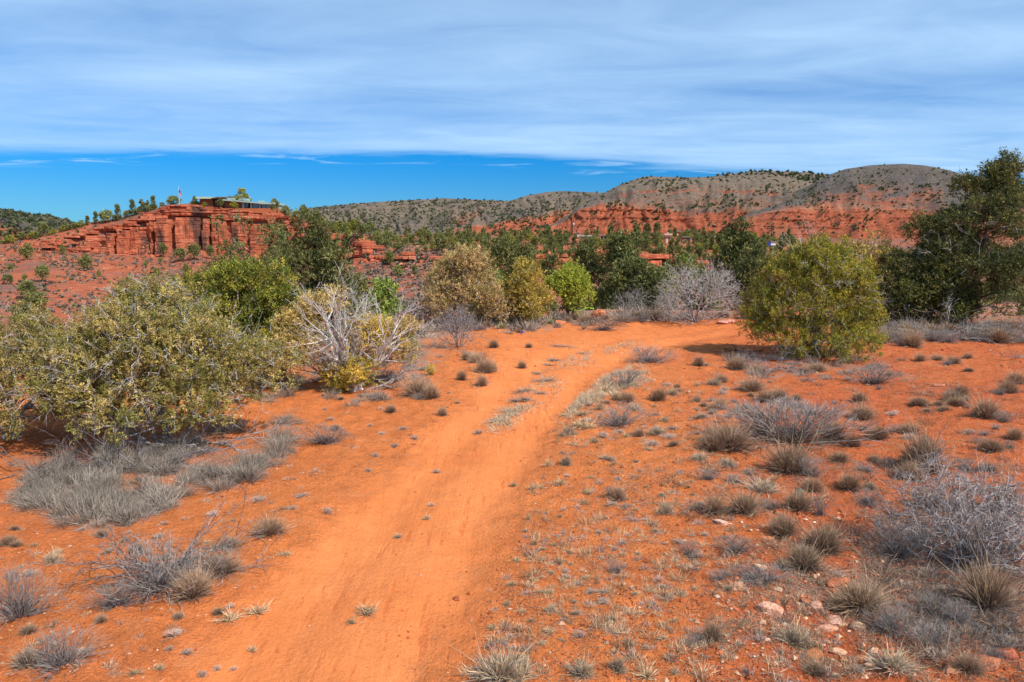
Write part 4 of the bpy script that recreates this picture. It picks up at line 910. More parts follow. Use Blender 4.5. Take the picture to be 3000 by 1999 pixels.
dead_branches('dead_branches', 'grey dead twigs heaped at the left foot of the yellow-green juniper', x, y, (1.2, .5), 505, np.array([.27, .23, .23]), 10, .6, .95, .014)
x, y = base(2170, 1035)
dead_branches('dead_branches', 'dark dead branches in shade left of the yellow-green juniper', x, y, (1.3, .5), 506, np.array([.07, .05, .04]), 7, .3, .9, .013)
x, y = base(2760, 985)
dead_branches('dead_branches', 'white dead branches sweeping out below the tall dark tree', x, y, (1.6, .4), 507, np.array([.36, .33, .31]), 12, .4, 1.9, .022)
x, y = base(2985, 1050)
dead_branches('dead_branches', 'brittle dead branch lying at right edge in front of the tall dark tree', x, y, (1.5, .4), 508, np.array([.30, .25, .22]), 5, .3, .9, .014)
x, y = base(1795, 955)
dead_branches('dead_branches', 'dark red-brown dead shrub on the far bend of the track', x, y, (1.0, .6), 509, np.array([.13, .07, .05]), 7, .9, .9, .014)
x, y = base(1400, 1050)
dead_branches('dead_branches', 'bleached driftwood stick lying below the leafless grey shrub', x, y, (1.5, .3), 510, np.array([.42, .33, .27]), 3, .1, .7, .02)

# ------------------------------------------------------------------ shrubs and tufts on the ground
def stems_mesh(rng, n, Rr, H, c0, c1, w, spread=1.25, curl=.35, r0=.18, segs=2, stalk=0.0, c2=None, floor=True):
    """dome of thin stems fanning out of one root; stalk = share of long seed stalks"""
    az = rng.uniform(0, 6.283, n); el = np.abs(rng.normal(0, .55, n)) * spread; el = np.minimum(el, 1.45)
    d = np.stack([np.cos(az) * np.sin(el), np.sin(az) * np.sin(el), np.cos(el)], 1)
    ln = H * rng.uniform(.55, 1.0, n) * (1 + (Rr / H - 1) * np.sin(el) ** 2)
    st = rng.random(n) < stalk; ln = np.where(st, ln * rng.uniform(1.3, 1.9, n), ln)
    b0 = np.stack([np.cos(az) * Rr * r0 * rng.random(n), np.sin(az) * Rr * r0 * rng.random(n), 0 * az - .01], 1)
    P = [b0]; dd = d.copy(); bend = rng.normal(size=(n, 3)) * curl
    for k in range(segs):
        dd = nrm(dd + bend * .5 + rng.normal(size=(n, 3)) * curl * .35); q = P[-1] + dd * (ln / segs)[:, None]; q[:, 2] = np.maximum(q[:, 2], .012); P.append(q)
    side = nrm(np.cross(d, rdir(rng, n))); Vv, Cc = [], []
    for k, p in enumerate(P[:-1]):
        ww = w * (1 - .35 * k / segs) * .5; Vv += [p - side * ww, p + side * ww]
        t = k / segs; c = (c0 * (1 - t) + c1 * t)[None] * rng.uniform(.7, 1.3, (n, 1))
        if c2 is not None: c = np.where(st[:, None], c2 * rng.uniform(.8, 1.2, (n, 1)), c)
        Cc += [c, c]
    Vv.append(P[-1]); c = np.tile(c1, (n, 1)) * rng.uniform(.8, 1.25, (n, 1))
    if c2 is not None: c = np.where(st[:, None], c2 * rng.uniform(.9, 1.2, (n, 1)), c)
    Cc.append(c); m_ = len(Vv)
    f = []
    for k in range(segs - 1): a = 2 * k; f += [[a, a + 1, a + 3], [a, a + 3, a + 2]]
    a = 2 * (segs - 1); f.append([a, a + 1, a + 2]); f = np.array(f)
    V = np.stack(Vv, 1).reshape(-1, 3); Cq = np.stack(Cc, 1).reshape(-1, 3); F = (f[None] + (np.arange(n) * m_)[:, None, None]).reshape(-1, 3)
    return V, F, Cq
def twig_mesh(rng, n, Rr, H, col, levels=3, w=.012, colt=None):
    g = Geo(); az = rng.uniform(0, 6.283, n); el = np.abs(rng.normal(0, .6, n)) + .15; el = np.minimum(el, 1.35)
    d = np.stack([np.cos(az) * np.sin(el), np.sin(az) * np.sin(el), np.cos(el)], 1); p = np.stack([np.cos(az) * Rr * .1, np.sin(az) * Rr * .1, 0 * az], 1)
    ln = .48 * (H * np.cos(el) ** 2 + Rr * np.sin(el) ** 2); c = np.tile(col, (n, 1)) * rng.uniform(.7, 1.25, (n, 1)); ww = np.full(n, w)
    for k in range(levels):
        q = p + d * ln[:, None]; q[:, 2] = np.maximum(q[:, 2], .02); side = nrm(np.cross(d, rdir(rng, len(p)))) * (ww * .5)[:, None]
        V = np.stack([p - side, p + side, q + side * .6, q - side * .6], 1).reshape(-1, 3)
        g.add(V, (np.array([[0, 1, 2], [0, 2, 3]])[None] + (np.arange(len(p)) * 4)[:, None, None]).reshape(-1, 3), np.repeat(c, 4, 0))
        ch = 3 if k < levels - 1 else 2; p = np.repeat(q, ch, 0); d = nrm(np.repeat(d, ch, 0) + rdir(rng, len(p)) * .62 + np.array([0, 0, .10])); ln = np.repeat(ln, ch) * rng.uniform(.42, .75, len(p)); ww = np.repeat(ww, ch) * .72
        c = np.repeat(c, ch, 0) * rng.uniform(.85, 1.15, (len(p), 1))
        if colt is not None: c = c + (colt - c) * .35
    q = p + d * ln[:, None]; leaves(g, p, d, ln, ww, c, rng)
    return g.arr()
A_ = np.array
KIND = {}
def defkind(k, nvar, fn):
    KIND[k] = []
    for i in range(nvar):
        V, F, Cc = fn(r_(900 + i * 7 + len(KIND) * 31)); me = mesh_arrays(k, V, F, Cc); me.materials.append(MATS['dry_stems']); KIND[k].append(me)
def comb(*parts):
    g = Geo()
    for V, F, Cc in parts: g.add(V, F, Cc)
    return g.arr()
# every variant is about one metre across; copies are scaled
defkind('broom_shrub', 5, lambda q: comb(stems_mesh(q, 950, .50, .56, A_([.12, .088, .068]), A_([.50, .33, .20]), .0065, 1.15, .30, stalk=.05, c2=A_([.55, .38, .24]), segs=3), stems_mesh(q, 320, .42, .28, A_([.12, .09, .07]), A_([.25, .18, .13]), .012, 2.1, .4)))
defkind('grey_shrub', 4, lambda q: comb(twig_mesh(q, 50, .52, .46, A_([.24, .195, .17]), 3, .009, A_([.40, .345, .30])), stems_mesh(q, 240, .48, .36, A_([.19, .155, .14]), A_([.34, .30, .27]), .010, 1.9, .5)))
defkind('grass_clump', 5, lambda q: comb(stems_mesh(q, 380, .42, .36, A_([.27, .22, .17]), A_([.56, .44, .29]), .010, 1.7, .45, stalk=.10, c2=A_([.62, .42, .24]), segs=3), stems_mesh(q, 200, .36, .22, A_([.18, .15, .12]), A_([.40, .33, .26]), .010, 2.1, .6)))
defkind('straw_tuft', 5, lambda q: stems_mesh(q, 130, .50, .42, A_([.30, .21, .12]), A_([.60, .44, .25]), .020, 1.3, .6, segs=3, stalk=.12, c2=A_([.62, .46, .28])))
defkind('cushion_plant', 5, lambda q: comb(twig_mesh(q, 42, .48, .40, A_([.46, .34, .26]), 2, .022, A_([.66, .53, .43])), stems_mesh(q, 70, .45, .36, A_([.40, .29, .22]), A_([.66, .53, .42]), .024, 1.9, .4)))
defkind('twiggy_shrub', 2, lambda q: comb(twig_mesh(q, 110, .55, .42, A_([.22, .175, .15]), 3, .007, A_([.40, .34, .30])), stems_mesh(q, 420, .48, .26, A_([.15, .12, .10]), A_([.33, .265, .21]), .008, 2.0, .5)))
defkind('flat_mat', 4, lambda q: stems_mesh(q, 200, .55, .16, A_([.24, .18, .14]), A_([.46, .38, .30]), .016, 2.2, .6, segs=3))
print('tuft kinds', round(time.time() - T0, 1), {k: len(v[0].polygons) for k, v in KIND.items()})
LOOK = {'broom_shrub': [('dark brown broomy shrub', 'shrub'), ('small dark broomy tuft', 'shrub')], 'grey_shrub': [('grey twiggy shrub', 'shrub'), ('small grey twiggy shrub', 'shrub')],
        'grass_clump': [('pale bunchgrass clump', 'grass clump'), ('small pale bunchgrass', 'grass clump')], 'straw_tuft': [('big straw tuft', 'grass tuft'), ('small straw tuft', 'grass tuft')],
        'cushion_plant': [('grey cushion plant', 'small plant'), ('tiny grey cushion plant', 'small plant')], 'twiggy_shrub': [('wide twiggy grey-brown shrub', 'shrub'), ('twiggy shrub', 'shrub')],
        'flat_mat': [('flat mat of dry grass', 'grass mat'), ('small dry grass mat', 'grass mat')]}
GRP = {'broom_shrub': 'dark broomy shrubs on the red ground', 'grey_shrub': 'grey twiggy shrubs on the red ground', 'grass_clump': 'pale bunchgrass clumps', 'straw_tuft': 'straw-coloured tufts',
       'cushion_plant': 'grey cushion plants', 'twiggy_shrub': 'wide twiggy shrubs', 'flat_mat': 'dry grass mats'}
tr = r_(77); PLACED = []
def plant(kind, px, py, w, h=None, label=None):
    """px, py = foot of the plant in the photograph, w = its width there"""
    x, y = base(px, py); s = w / FPX * y * 1.5 * tr.uniform(.85, 1.15); vs = KIND[kind]; me = vs[int(tr.integers(len(vs)))]
    o = bpy.data.objects.new(kind, me); C.objects.link(o); y += s * .22
    z = float(ground_z(np.array([x]), np.array([y]))[0]); o.location = (x, y, z - .01 * s); hs = s if h is None else h / FPX * y / .52 * 1.12
    o.scale = (s * tr.uniform(.85, 1.15), s * tr.uniform(.65, 1.0), hs); o.rotation_euler = (tr.normal() * .10, tr.normal() * .10, tr.uniform(-.5, .5) + (3.1416 if tr.random() < .5 else 0)); big = w > 62
    lk, cat = LOOK[kind][0 if big else 1]
    if label: o['label'] = label; o['category'] = cat; o['group'] = GRP[kind]
    else: reg(o, lk, cat, GRP[kind], x, y, z)
    PLACED.append((px, py, w)); return o
k_ = D_
def dp(kind, dx, dy, w, h, label=None):
    plant(kind, dx * k_, dy * k_, w * k_, h * k_, label)
    if kind == 'broom_shrub' and w > 38 and tr.random() < .75:
        sg = 1 if tr.random() < .5 else -1
        plant(['broom_shrub', 'grass_clump', 'grey_shrub'][int(tr.integers(3))], (dx + sg * w * tr.uniform(.38, .62)) * k_, (dy + h * tr.uniform(-.25, .2)) * k_, w * k_ * tr.uniform(.4, .7), h * k_ * tr.uniform(.4, .75))
dp('twiggy_shrub', 1850, 1040, 290, 105, 'wide sprawling twiggy grey-brown shrub in the middle of the right side')
dp('grass_clump', 1150, 1590, 190, 120, 'large straw-topped bunchgrass at the bottom edge, right of the track')
for t in [('grey_shrub', 330, 1385, 190, 110), ('grey_shrub', 470, 1345, 150, 70), ('grey_shrub', 250, 1410, 120, 60), ('broom_shrub', 500, 1330, 90, 50), ('grey_shrub', 2090, 1300, 160, 80), ('grey_shrub', 2290, 1330, 200, 150), ('broom_shrub', 2330, 1190, 120, 90), ('broom_shrub', 2150, 1180, 90, 60), ('grey_shrub', 1760, 1010, 130, 60), ('broom_shrub', 1930, 1020, 90, 50), ('broom_shrub', 610, 1245, 112, 48), ('broom_shrub', 432, 1385, 110, 70), ('grey_shrub', 20, 1435, 140, 125), ('grey_shrub', 115, 1560, 140, 95), ('grass_clump', 45, 1550, 90, 90), ('grass_clump', 108, 1296, 50, 45),
          ('grey_shrub', 735, 1030, 112, 45), ('broom_shrub', 955, 915, 80, 45), ('broom_shrub', 988, 918, 55, 35), ('broom_shrub', 896, 950, 32, 20), ('broom_shrub', 1015, 958, 32, 22), ('broom_shrub', 1106, 890, 36, 30), ('broom_shrub', 1115, 860, 46, 36),
          ('broom_shrub', 1060, 875, 30, 24), ('broom_shrub', 1070, 828, 30, 20), ('broom_shrub', 1092, 836, 40, 28), ('broom_shrub', 1135, 800, 32, 20), ('broom_shrub', 1200, 848, 28, 20), ('broom_shrub', 1215, 800, 24, 12), ('grey_shrub', 1390, 762, 70, 25),
          ('grey_shrub', 1500, 838, 88, 38), ('grey_shrub', 1442, 890, 100, 42), ('grey_shrub', 1428, 985, 135, 50), ('grass_clump', 1515, 1005, 60, 32), ('grass_clump', 1308, 1005, 52, 40), ('broom_shrub', 1442, 925, 46, 28), ('broom_shrub', 1515, 922, 50, 34),
          ('grass_clump', 1548, 912, 36, 34), ('broom_shrub', 1690, 1042, 112, 66), ('broom_shrub', 1825, 1100, 118, 75), ('broom_shrub', 1735, 905, 72, 34), ('broom_shrub', 1795, 922, 66, 30), ('broom_shrub', 1765, 925, 50, 28), ('broom_shrub', 1608, 842, 42, 24),
          ('grey_shrub', 2025, 885, 100, 45), ('broom_shrub', 1990, 968, 90, 36), ('broom_shrub', 2030, 1012, 62, 38), ('broom_shrub', 2278, 965, 80, 48), ('broom_shrub', 2140, 1095, 115, 95), ('broom_shrub', 2110, 1110, 70, 50), ('broom_shrub', 1962, 1135, 82, 44),
          ('broom_shrub', 1645, 1188, 68, 46), ('broom_shrub', 1718, 1190, 92, 55), ('broom_shrub', 1845, 1182, 86, 48), ('broom_shrub', 1812, 1240, 76, 56), ('broom_shrub', 1905, 1285, 116, 66), ('broom_shrub', 1862, 1325, 100, 62), ('grass_clump', 1762, 1138, 100, 48),
          ('grass_clump', 1535, 1188, 58, 52), ('grass_clump', 1838, 1495, 112, 92), ('grey_shrub', 2062, 1470, 110, 62), ('broom_shrub', 1995, 1420, 120, 70), ('broom_shrub', 2300, 1425, 160, 120), ('broom_shrub', 1640, 1485, 78, 52), ('grass_clump', 2075, 1565, 128, 80),
          ('grey_shrub', 1590, 1280, 50, 38), ('grey_shrub', 1418, 1322, 52, 34), ('broom_shrub', 1420, 1152, 44, 36), ('grass_clump', 1302, 1075, 40, 40), ('grass_clump', 1396, 1062, 56, 26), ('grey_shrub', 1700, 1280, 90, 40), ('grey_shrub', 2230, 1085, 60, 30),
          ('broom_shrub', 2208, 935, 44, 22), ('broom_shrub', 2200, 925, 46, 26), ('broom_shrub', 2215, 915, 50, 32), ('broom_shrub', 2330, 905, 60, 36), ('broom_shrub', 2345, 885, 50, 30), ('broom_shrub', 2120, 935, 40, 22), ('broom_shrub', 2105, 800, 50, 34), ('broom_shrub', 2095, 790, 60, 34),
          ('broom_shrub', 2305, 790, 60, 34), ('broom_shrub', 1885, 855, 60, 24), ('broom_shrub', 1695, 852, 55, 30), ('broom_shrub', 1750, 862, 60, 22), ('broom_shrub', 2160, 830, 34, 16), ('broom_shrub', 2120, 832, 32, 20), ('broom_shrub', 2200, 838, 40, 20), ('broom_shrub', 2230, 825, 26, 14),
          ('broom_shrub', 2290, 1040, 60, 34), ('broom_shrub', 2340, 1015, 50, 34), ('broom_shrub', 2100, 1000, 60, 30), ('broom_shrub', 1980, 925, 50, 24), ('grass_clump', 1605, 925, 40, 32), ('grass_clump', 1645, 890, 48, 26), ('broom_shrub', 1660, 880, 36, 22), ('broom_shrub', 1660, 945, 44, 30), ('grass_clump', 1700, 948, 40, 30), ('grass_clump', 1615, 965, 46, 22),
          ('broom_shrub', 1640, 1020, 50, 40), ('grey_shrub', 1632, 1108, 60, 26), ('grass_clump', 1680, 1075, 70, 26), ('grass_clump', 1610, 1060, 60, 26), ('cushion_plant', 590, 1155, 34, 16), ('cushion_plant', 688, 1145, 34, 14), ('cushion_plant', 748, 1182, 38, 16), ('straw_tuft', 650, 1285, 50, 14), ('cushion_plant', 668, 1175, 28, 14),
          ('straw_tuft', 840, 1420, 56, 34), ('straw_tuft', 805, 1438, 34, 20), ('straw_tuft', 980, 1198, 30, 16), ('grass_clump', 912, 1240, 42, 16), ('cushion_plant', 990, 1165, 20, 10), ('broom_shrub', 520, 1265, 50, 26), ('broom_shrub', 228, 1235, 34, 18), ('cushion_plant', 60, 1328, 40, 20), ('broom_shrub', 10, 1260, 50, 26), ('broom_shrub', 310, 1275, 44, 24),
          ('straw_tuft', 585, 1420, 60, 30), ('straw_tuft', 520, 1440, 66, 34), ('cushion_plant', 395, 1470, 40, 26), ('straw_tuft', 360, 1545, 40, 20), ('cushion_plant', 460, 1560, 34, 20), ('cushion_plant', 425, 1510, 34, 18), ('straw_tuft', 575, 1505, 40, 22), ('cushion_plant', 387, 1502, 26, 16), ('cushion_plant', 534, 1545, 22, 12), ('cushion_plant', 495, 1545, 26, 14),
          ('straw_tuft', 300, 1555, 60, 20), ('flat_mat', 1200, 905, 66, 16), ('flat_mat', 1250, 880, 60, 16), ('flat_mat', 1180, 950, 70, 16), ('flat_mat', 1150, 972, 50, 14), ('flat_mat', 1215, 925, 60, 20), ('flat_mat', 1272, 832, 60, 16), ('flat_mat', 1300, 800, 66, 12), ('flat_mat', 1265, 842, 40, 12), ('flat_mat', 1240, 862, 40, 12), ('flat_mat', 1345, 815, 44, 8), ('flat_mat', 1240, 908, 40, 14), ('flat_mat', 1190, 925, 40, 14),
          ('straw_tuft', 1395, 902, 50, 24), ('straw_tuft', 1360, 925, 56, 20), ('straw_tuft', 1340, 960, 44, 20), ('straw_tuft', 1330, 985, 56, 26), ('straw_tuft', 1462, 945, 48, 22), ('straw_tuft', 1380, 945, 50, 24), ('straw_tuft', 1300, 960, 36, 14), ('straw_tuft', 1415, 915, 50, 24), ('straw_tuft', 1350, 990, 50, 26), ('straw_tuft', 1530, 970, 36, 24),
          ('grass_clump', 1265, 1410, 40, 34), ('grass_clump', 1420, 1560, 70, 60), ('grass_clump', 1340, 1565, 90, 60), ('straw_tuft', 1490, 1570, 60, 40), ('cushion_plant', 1605, 1285, 44, 24), ('cushion_plant', 1560, 1258, 24, 18), ('grey_shrub', 1660, 1340, 60, 26), ('grey_shrub', 1770, 1350, 110, 34), ('grey_shrub', 1730, 1345, 80, 30), ('grey_shrub', 2150, 1490, 90, 50), ('broom_shrub', 2240, 1560, 90, 46), ('broom_shrub', 1885, 1560, 80, 34),
          ('grass_clump', 1205, 1535, 60, 40), ('straw_tuft', 1165, 1475, 30, 24), ('straw_tuft', 1130, 1450, 40, 20), ('straw_tuft', 1165, 1395, 28, 22), ('straw_tuft', 1350, 1140, 44, 22), ('straw_tuft', 1345, 1160, 28, 26), ('straw_tuft', 1215, 1195, 22, 24), ('straw_tuft', 1240, 1125, 30, 20), ('straw_tuft', 1180, 1120, 30, 14), ('straw_tuft', 1225, 1130, 36, 26), ('straw_tuft', 1290, 1120, 46, 18), ('straw_tuft', 1260, 1075, 30, 22),
          ('grass_clump', 1325, 1420, 30, 22), ('straw_tuft', 1230, 1250, 24, 22), ('straw_tuft', 1285, 1305, 30, 30), ('cushion_plant', 1100, 1000, 26, 14), ('cushion_plant', 860, 1052, 22, 12), ('cushion_plant', 875, 1002, 20, 10), ('cushion_plant', 950, 1010, 24, 12), ('cushion_plant', 925, 990, 22, 12), ('cushion_plant', 1002, 1090, 26, 12), ('cushion_plant', 845, 1085, 24, 12), ('cushion_plant', 905, 1030, 26, 12)]:
    dp(*t)
# chance ones, thinner on the left, thick on the right
def rnd_place(n, kinds, pxr, pyr, wr, mind=14, test=None):
    c = 0; tries = 0
    while c < n and tries < n * 30:
        tries += 1; px = tr.uniform(*pxr); py = pyr[0] + (pyr[1] - pyr[0]) * tr.random(); sc_ = (py - 800) / 1000.0; w = tr.uniform(*wr) * sc_
        if any(abs(px - a) < (w + b) * .42 and abs(py - q) < mind * sc_ * 1.6 for a, q, b in PLACED): continue
        x, y = base(px, py, 1); sd_ = float(poly_sd(np.array([x]), np.array([y]), TP)[0])
        if sd_ > -0.12 or (test and not test(px, py)): continue
        plant(kinds[int(tr.integers(len(kinds)))], px, py, w, w * tr.uniform(.35, .6)); c += 1
rnd_place(70, ['straw_tuft', 'cushion_plant', 'straw_tuft', 'straw_tuft', 'grass_clump'], (1450, 2150), (1330, 1990), (26, 52), 16)
rnd_place(46, ['straw_tuft', 'cushion_plant', 'cushion_plant', 'broom_shrub'], (1700, 2300), (1120, 1330), (60, 100), 14)
rnd_place(44, ['broom_shrub', 'grey_shrub', 'cushion_plant', 'broom_shrub'], (2150, 2990), (1060, 1500), (60, 130), 18)
rnd_place(26, ['broom_shrub', 'cushion_plant', 'cushion_plant'], (900, 1500), (1020, 1300), (30, 70), 16)
rnd_place(26, ['cushion_plant', 'straw_tuft', 'broom_shrub'], (20, 700), (1500, 1990), (24, 55), 16)
rnd_place(40, ['broom_shrub', 'grey_shrub', 'broom_shrub'], (1240, 2200), (925, 975), (240, 420), 6, lambda a, b: b < 968 - 20 * (a < 1700))
rnd_place(24, ['broom_shrub', 'grey_shrub'], (2600, 3000), (970, 1010), (300, 450), 5)
rnd_place(16, ['cushion_plant', 'grey_shrub'], (2500, 3000), (1500, 1980), (30, 90), 16)
# yuccas and the yellow clump
def spiky(name, label, px, py, w, h, n, col, colt, seed, ww=.03):
    x, y = base(px, py); s = w / FPX * y; rg = r_(seed); V, F, Cc = stems_mesh(rg, n, s * .52, h / FPX * y, A_(col), A_(colt), ww, 1.1, .08, .1, 2)
    o = mk(name, V, F, Cc, MATS['dry_stems']); o.location = (x, y, float(ground_z(np.array([x]), np.array([y]))[0])); tag(o, label, 'yucca' if name == 'yucca' else 'grass clump'); return o
spiky('grass_clump', 'bright yellow upright grass clump right of the white-branched juniper', 1262, 1100, 56, 44, 150, (.33, .24, .04), (.70, .52, .07), 601, .02)
spiky('yucca', 'spiky pale green yucca at the foot of the mustard juniper', 1470, 965, 36, 28, 60, (.25, .26, .10), (.45, .45, .22), 602, .04)
spiky('yucca', 'small yucca between the mustard and the round green juniper', 1612, 950, 34, 26, 60, (.20, .24, .10), (.36, .40, .18), 603, .04)
spiky('yucca', 'pale yucca on the far bend of the track', 1710, 965, 34, 22, 50, (.35, .28, .14), (.55, .46, .28), 604, .04)
spiky('yucca', 'green yucca under the tall dark tree at right edge', 2990, 925, 46, 40, 60, (.18, .22, .08), (.34, .38, .16), 605, .05)
# round little cactus
x, y = base(2343, 1448); me_v = []
g = Geo(); us = np.linspace(0, 2 * math.pi, 25)[:-1]; zs_ = np.linspace(0, math.pi, 13); rr = .062
Vv = [(rr * math.sin(a) * (1 + .07 * math.cos(12 * u)) * math.cos(u), rr * math.sin(a) * (1 + .07 * math.cos(12 * u)) * math.sin(u), rr * 1.0 * (1 - math.cos(a))) for a in zs_ for u in us]
Ff = [[i * 24 + j, i * 24 + (j + 1) % 24, (i + 1) * 24 + (j + 1) % 24, (i + 1) * 24 + j] for i in range(12) for j in range(24)]
o = mk('cactus', Vv, Ff, None, MATS['cactus_green'], smooth=True); o.location = (x, y, float(ground_z(np.array([x]), np.array([y]))[0]) - .02); tag(o, 'small round grey-green ribbed cactus among shrubs on the right side', 'cactus')
g = Geo(); rg = r_(5); d = rdir(rg, 260); d[:, 2] = np.abs(d[:, 2]); pz = d * rr * .98 + np.array([0, 0, rr]); leaves(g, pz, d, np.full(260, .014), np.full(260, .003), np.tile(A_([.5, .45, .36]), (260, 1)), rg); g.build('spines', MATS['dry_stems'], o)

# dry debris: too many to count
def debris(name, label, n, pxr, pyr, kindsz, cols_, seed, test=None, hmax=.05, cat='debris', ln=(.04, .14), w=.006, flat=.35, clump=1):
    rg = r_(seed); m_ = n; px = rg.uniform(*pxr, m_); py = pyr[0] + (pyr[1] - pyr[0]) * rg.random(m_); ok = np.ones(m_, bool) if test is None else test(px, py, rg); px, py = px[ok], py[ok]
    x, y = gpt(px, py, 0.0); 
    if clump > 1:
        x = np.repeat(x, clump) + rg.normal(0, .03, len(x) * clump); y = np.repeat(y, clump) + rg.normal(0, .03, len(y) * clump)
    z = ground_z(x, y); sdv = poly_sd(x, y, TP); k = (sdv < rg.normal(-.08, .18, len(x))) | (rg.random(len(x)) < .015); x, y, z = x[k], y[k], z[k]; n2 = len(x)
    d = rdir(rg, n2); d[:, 2] = np.abs(d[:, 2]) * flat + .04; d = nrm(d); far = np.clip(y / 9, 1, 4)
    g = Geo(); leaves(g, np.stack([x, y, z + .004], 1), d, rg.uniform(*ln, n2) * far ** .4, np.full(n2, w) * far ** .8, cols_[rg.integers(0, len(cols_), n2)] * rg.uniform(.7, 1.3, (n2, 1)), rg)
    o = g.build(name, MATS['dry_stems'], kind='stuff'); o['label'] = label; o['category'] = cat; return o
drycol = A_([[.42, .31, .19], [.30, .22, .16], [.22, .16, .12], [.33, .28, .25], [.50, .36, .20], [.16, .10, .07]])
greycol = A_([[.30, .27, .25], [.24, .21, .195], [.36, .31, .27], [.18, .145, .12], [.33, .27, .21]])
def polyt(Pg, soft=25): return lambda a, b, rg: poly_sd(a, b, Pg) > rg.normal(0, soft, len(a))
debris('dry_litter', 'dead stems and straw strewn over the soil right of the track', 26000, (1150, 3000), (1010, 1999), None, drycol, 701, lambda a, b, rg: rg.random(len(a)) < np.clip(.25 + .75 * fbm(a * .006, b * .012, o=3, s=2) + .4 * sstep(a, 1400, 1700), 0, 1))
debris('dry_litter', 'thin scatter of dead stems left of the track', 5000, (0, 1300), (1010, 1999), None, drycol, 702, lambda a, b, rg: rg.random(len(a)) < np.clip(.3 + fbm(a * .006, b * .012, o=3, s=6), 0, 1))
GREYBED = [(60, 1470), (100, 1380), (330, 1340), (650, 1270), (850, 1215), (900, 1290), (800, 1370), (570, 1450), (440, 1500), (230, 1540), (120, 1530)]
def bed(name, label, n, seed, Pg, soft, sz, c0, c1, nst=150, w=.011, hh=.34, avoid=True):
    rg = r_(seed); Pg = np.array(Pg, float); lo, hi_ = Pg.min(0) - soft, Pg.max(0) + soft; g = Geo(); c = 0; tries = 0
    vs = [stems_mesh(rg, nst, .52, hh, A_(c0) * k, A_(c1) * k, w, 2.0, .6, .5, 2) for k in (.8, .95, 1.05, 1.2)]
    while c < n and tries < n * 20:
        tries += 1; px = rg.uniform(lo[0], hi_[0]); py = rg.uniform(lo[1], hi_[1])
        if poly_sd(np.array([px]), np.array([py]), Pg)[0] < rg.normal(0, soft * .5): continue
        x, y = gpt(px, py); z = float(ground_z(np.array([x]), np.array([y]))[0])
        if poly_sd(np.array([x]), np.array([y]), TP)[0] > -.05: continue
        if hh > .3 and n > 200 and float(fbm(np.array([x * 1.3]), np.array([y * 1.3]), o=3, s=33)[0]) < -.27: continue
        V, F, Cc = vs[int(rg.integers(4))]; s = rg.uniform(*sz); a = rg.uniform(0, 6.28); ca, sa = math.cos(a), math.sin(a)
        W = V * np.array([s, s, s * rg.uniform(.5, 1.6)]); W = np.stack([W[:, 0] * ca - W[:, 1] * sa + x, W[:, 0] * sa + W[:, 1] * ca + y, W[:, 2] + z], 1); g.add(W, F, Cc * rg.uniform(.8, 1.2)); c += 1
    o = g.build(name, MATS['dry_stems'], kind='stuff'); o['label'] = label; o['category'] = 'dry grass'
bed('dry_grass', 'bed of grey dead grass below the big olive juniper', 250, 703, GREYBED, 30, (.35, .85), (.17, .135, .11), (.50, .415, .325), 150, .009, .46)
bed('dry_grass', 'dry grass behind the big olive juniper near the white-branched one', 60, 704, [(690, 1180), (1250, 1175), (1300, 1040), (1200, 1000), (760, 1080)], 20, (.5, 1.0), (.24, .20, .17), (.48, .40, .31), 150, .011)
bed('dry_grass', 'dull grass and twigs along the far brink of the terrace', 190, 705, [(1180, 1010), (1290, 975), (1700, 955), (2250, 955), (2250, 928), (1250, 925)], 9, (.6, 1.6), (.26, .20, .16), (.46, .36, .28), 90, .022)
bed('dry_grass', 'dry grass fringe under the tall dark tree', 90, 706, [(2560, 985), (3010, 1005), (3010, 960), (2600, 955)], 10, (.7, 1.5), (.22, .17, .14), (.44, .35, .27), 110, .02)
bed('dry_grass', 'dry grass and litter around the foot of the yellow-green juniper', 60, 707, [(2130, 1095), (2300, 1120), (2480, 1105), (2650, 1060), (2560, 1040), (2150, 1040)], 12, (.35, .85), (.24, .19, .16), (.47, .38, .29), 110, .012)
debris('dry_grass', 'dead grass around the wide bare bush at the right edge', 4200, (2480, 3000), (1480, 1900), None, greycol * .85, 708, lambda a, b, rg: rg.random(len(a)) < sstep(a, 2450, 2800) * .9, cat='dry grass', ln=(.05, .2), w=.005, flat=.9, clump=4)
debris('dry_grass', 'pale straw strip standing between the two wheel ruts', 900, (1380, 1660), (1040, 1270), None, A_([[.60, .44, .26], [.5, .36, .2], [.42, .34, .26]]), 709, None, cat='dry grass', ln=(.05, .16), w=.008, flat=.9, clump=4)
RT = [(1400, 1999), (1450, 1700), (1540, 1480), (1620, 1330), (1720, 1180), (1850, 1090), (2150, 1110), (2300, 1400), (2500, 1999)]
bed('straw_tuftlets', 'countless tiny straw tufts between track and dark shrubs', 460, 720, RT, 60, (.12, .34), (.40, .28, .17), (.78, .58, .36), 40, .018, .5)
bed('straw_tuftlets', 'dense pale straw along the right edge of the track', 180, 724, [(1440, 1290), (1500, 1290), (1700, 1200), (1900, 1120), (1880, 1080), (1780, 1090), (1640, 1150)], 18, (.20, .50), (.36, .28, .19), (.74, .58, .38), 60, .016, .5)
bed('straw_tuftlets', 'tiny straw tufts in the lower right corner', 160, 721, [(2100, 1500), (2990, 1450), (2990, 1999), (2100, 1999)], 30, (.10, .28), (.30, .22, .15), (.60, .46, .30), 44, .02, .4)
bed('grey_tuftlets', 'countless tiny grey tufts between track and dark shrubs', 240, 722, RT, 60, (.10, .24), (.28, .22, .19), (.52, .44, .38), 50, .022, .35)
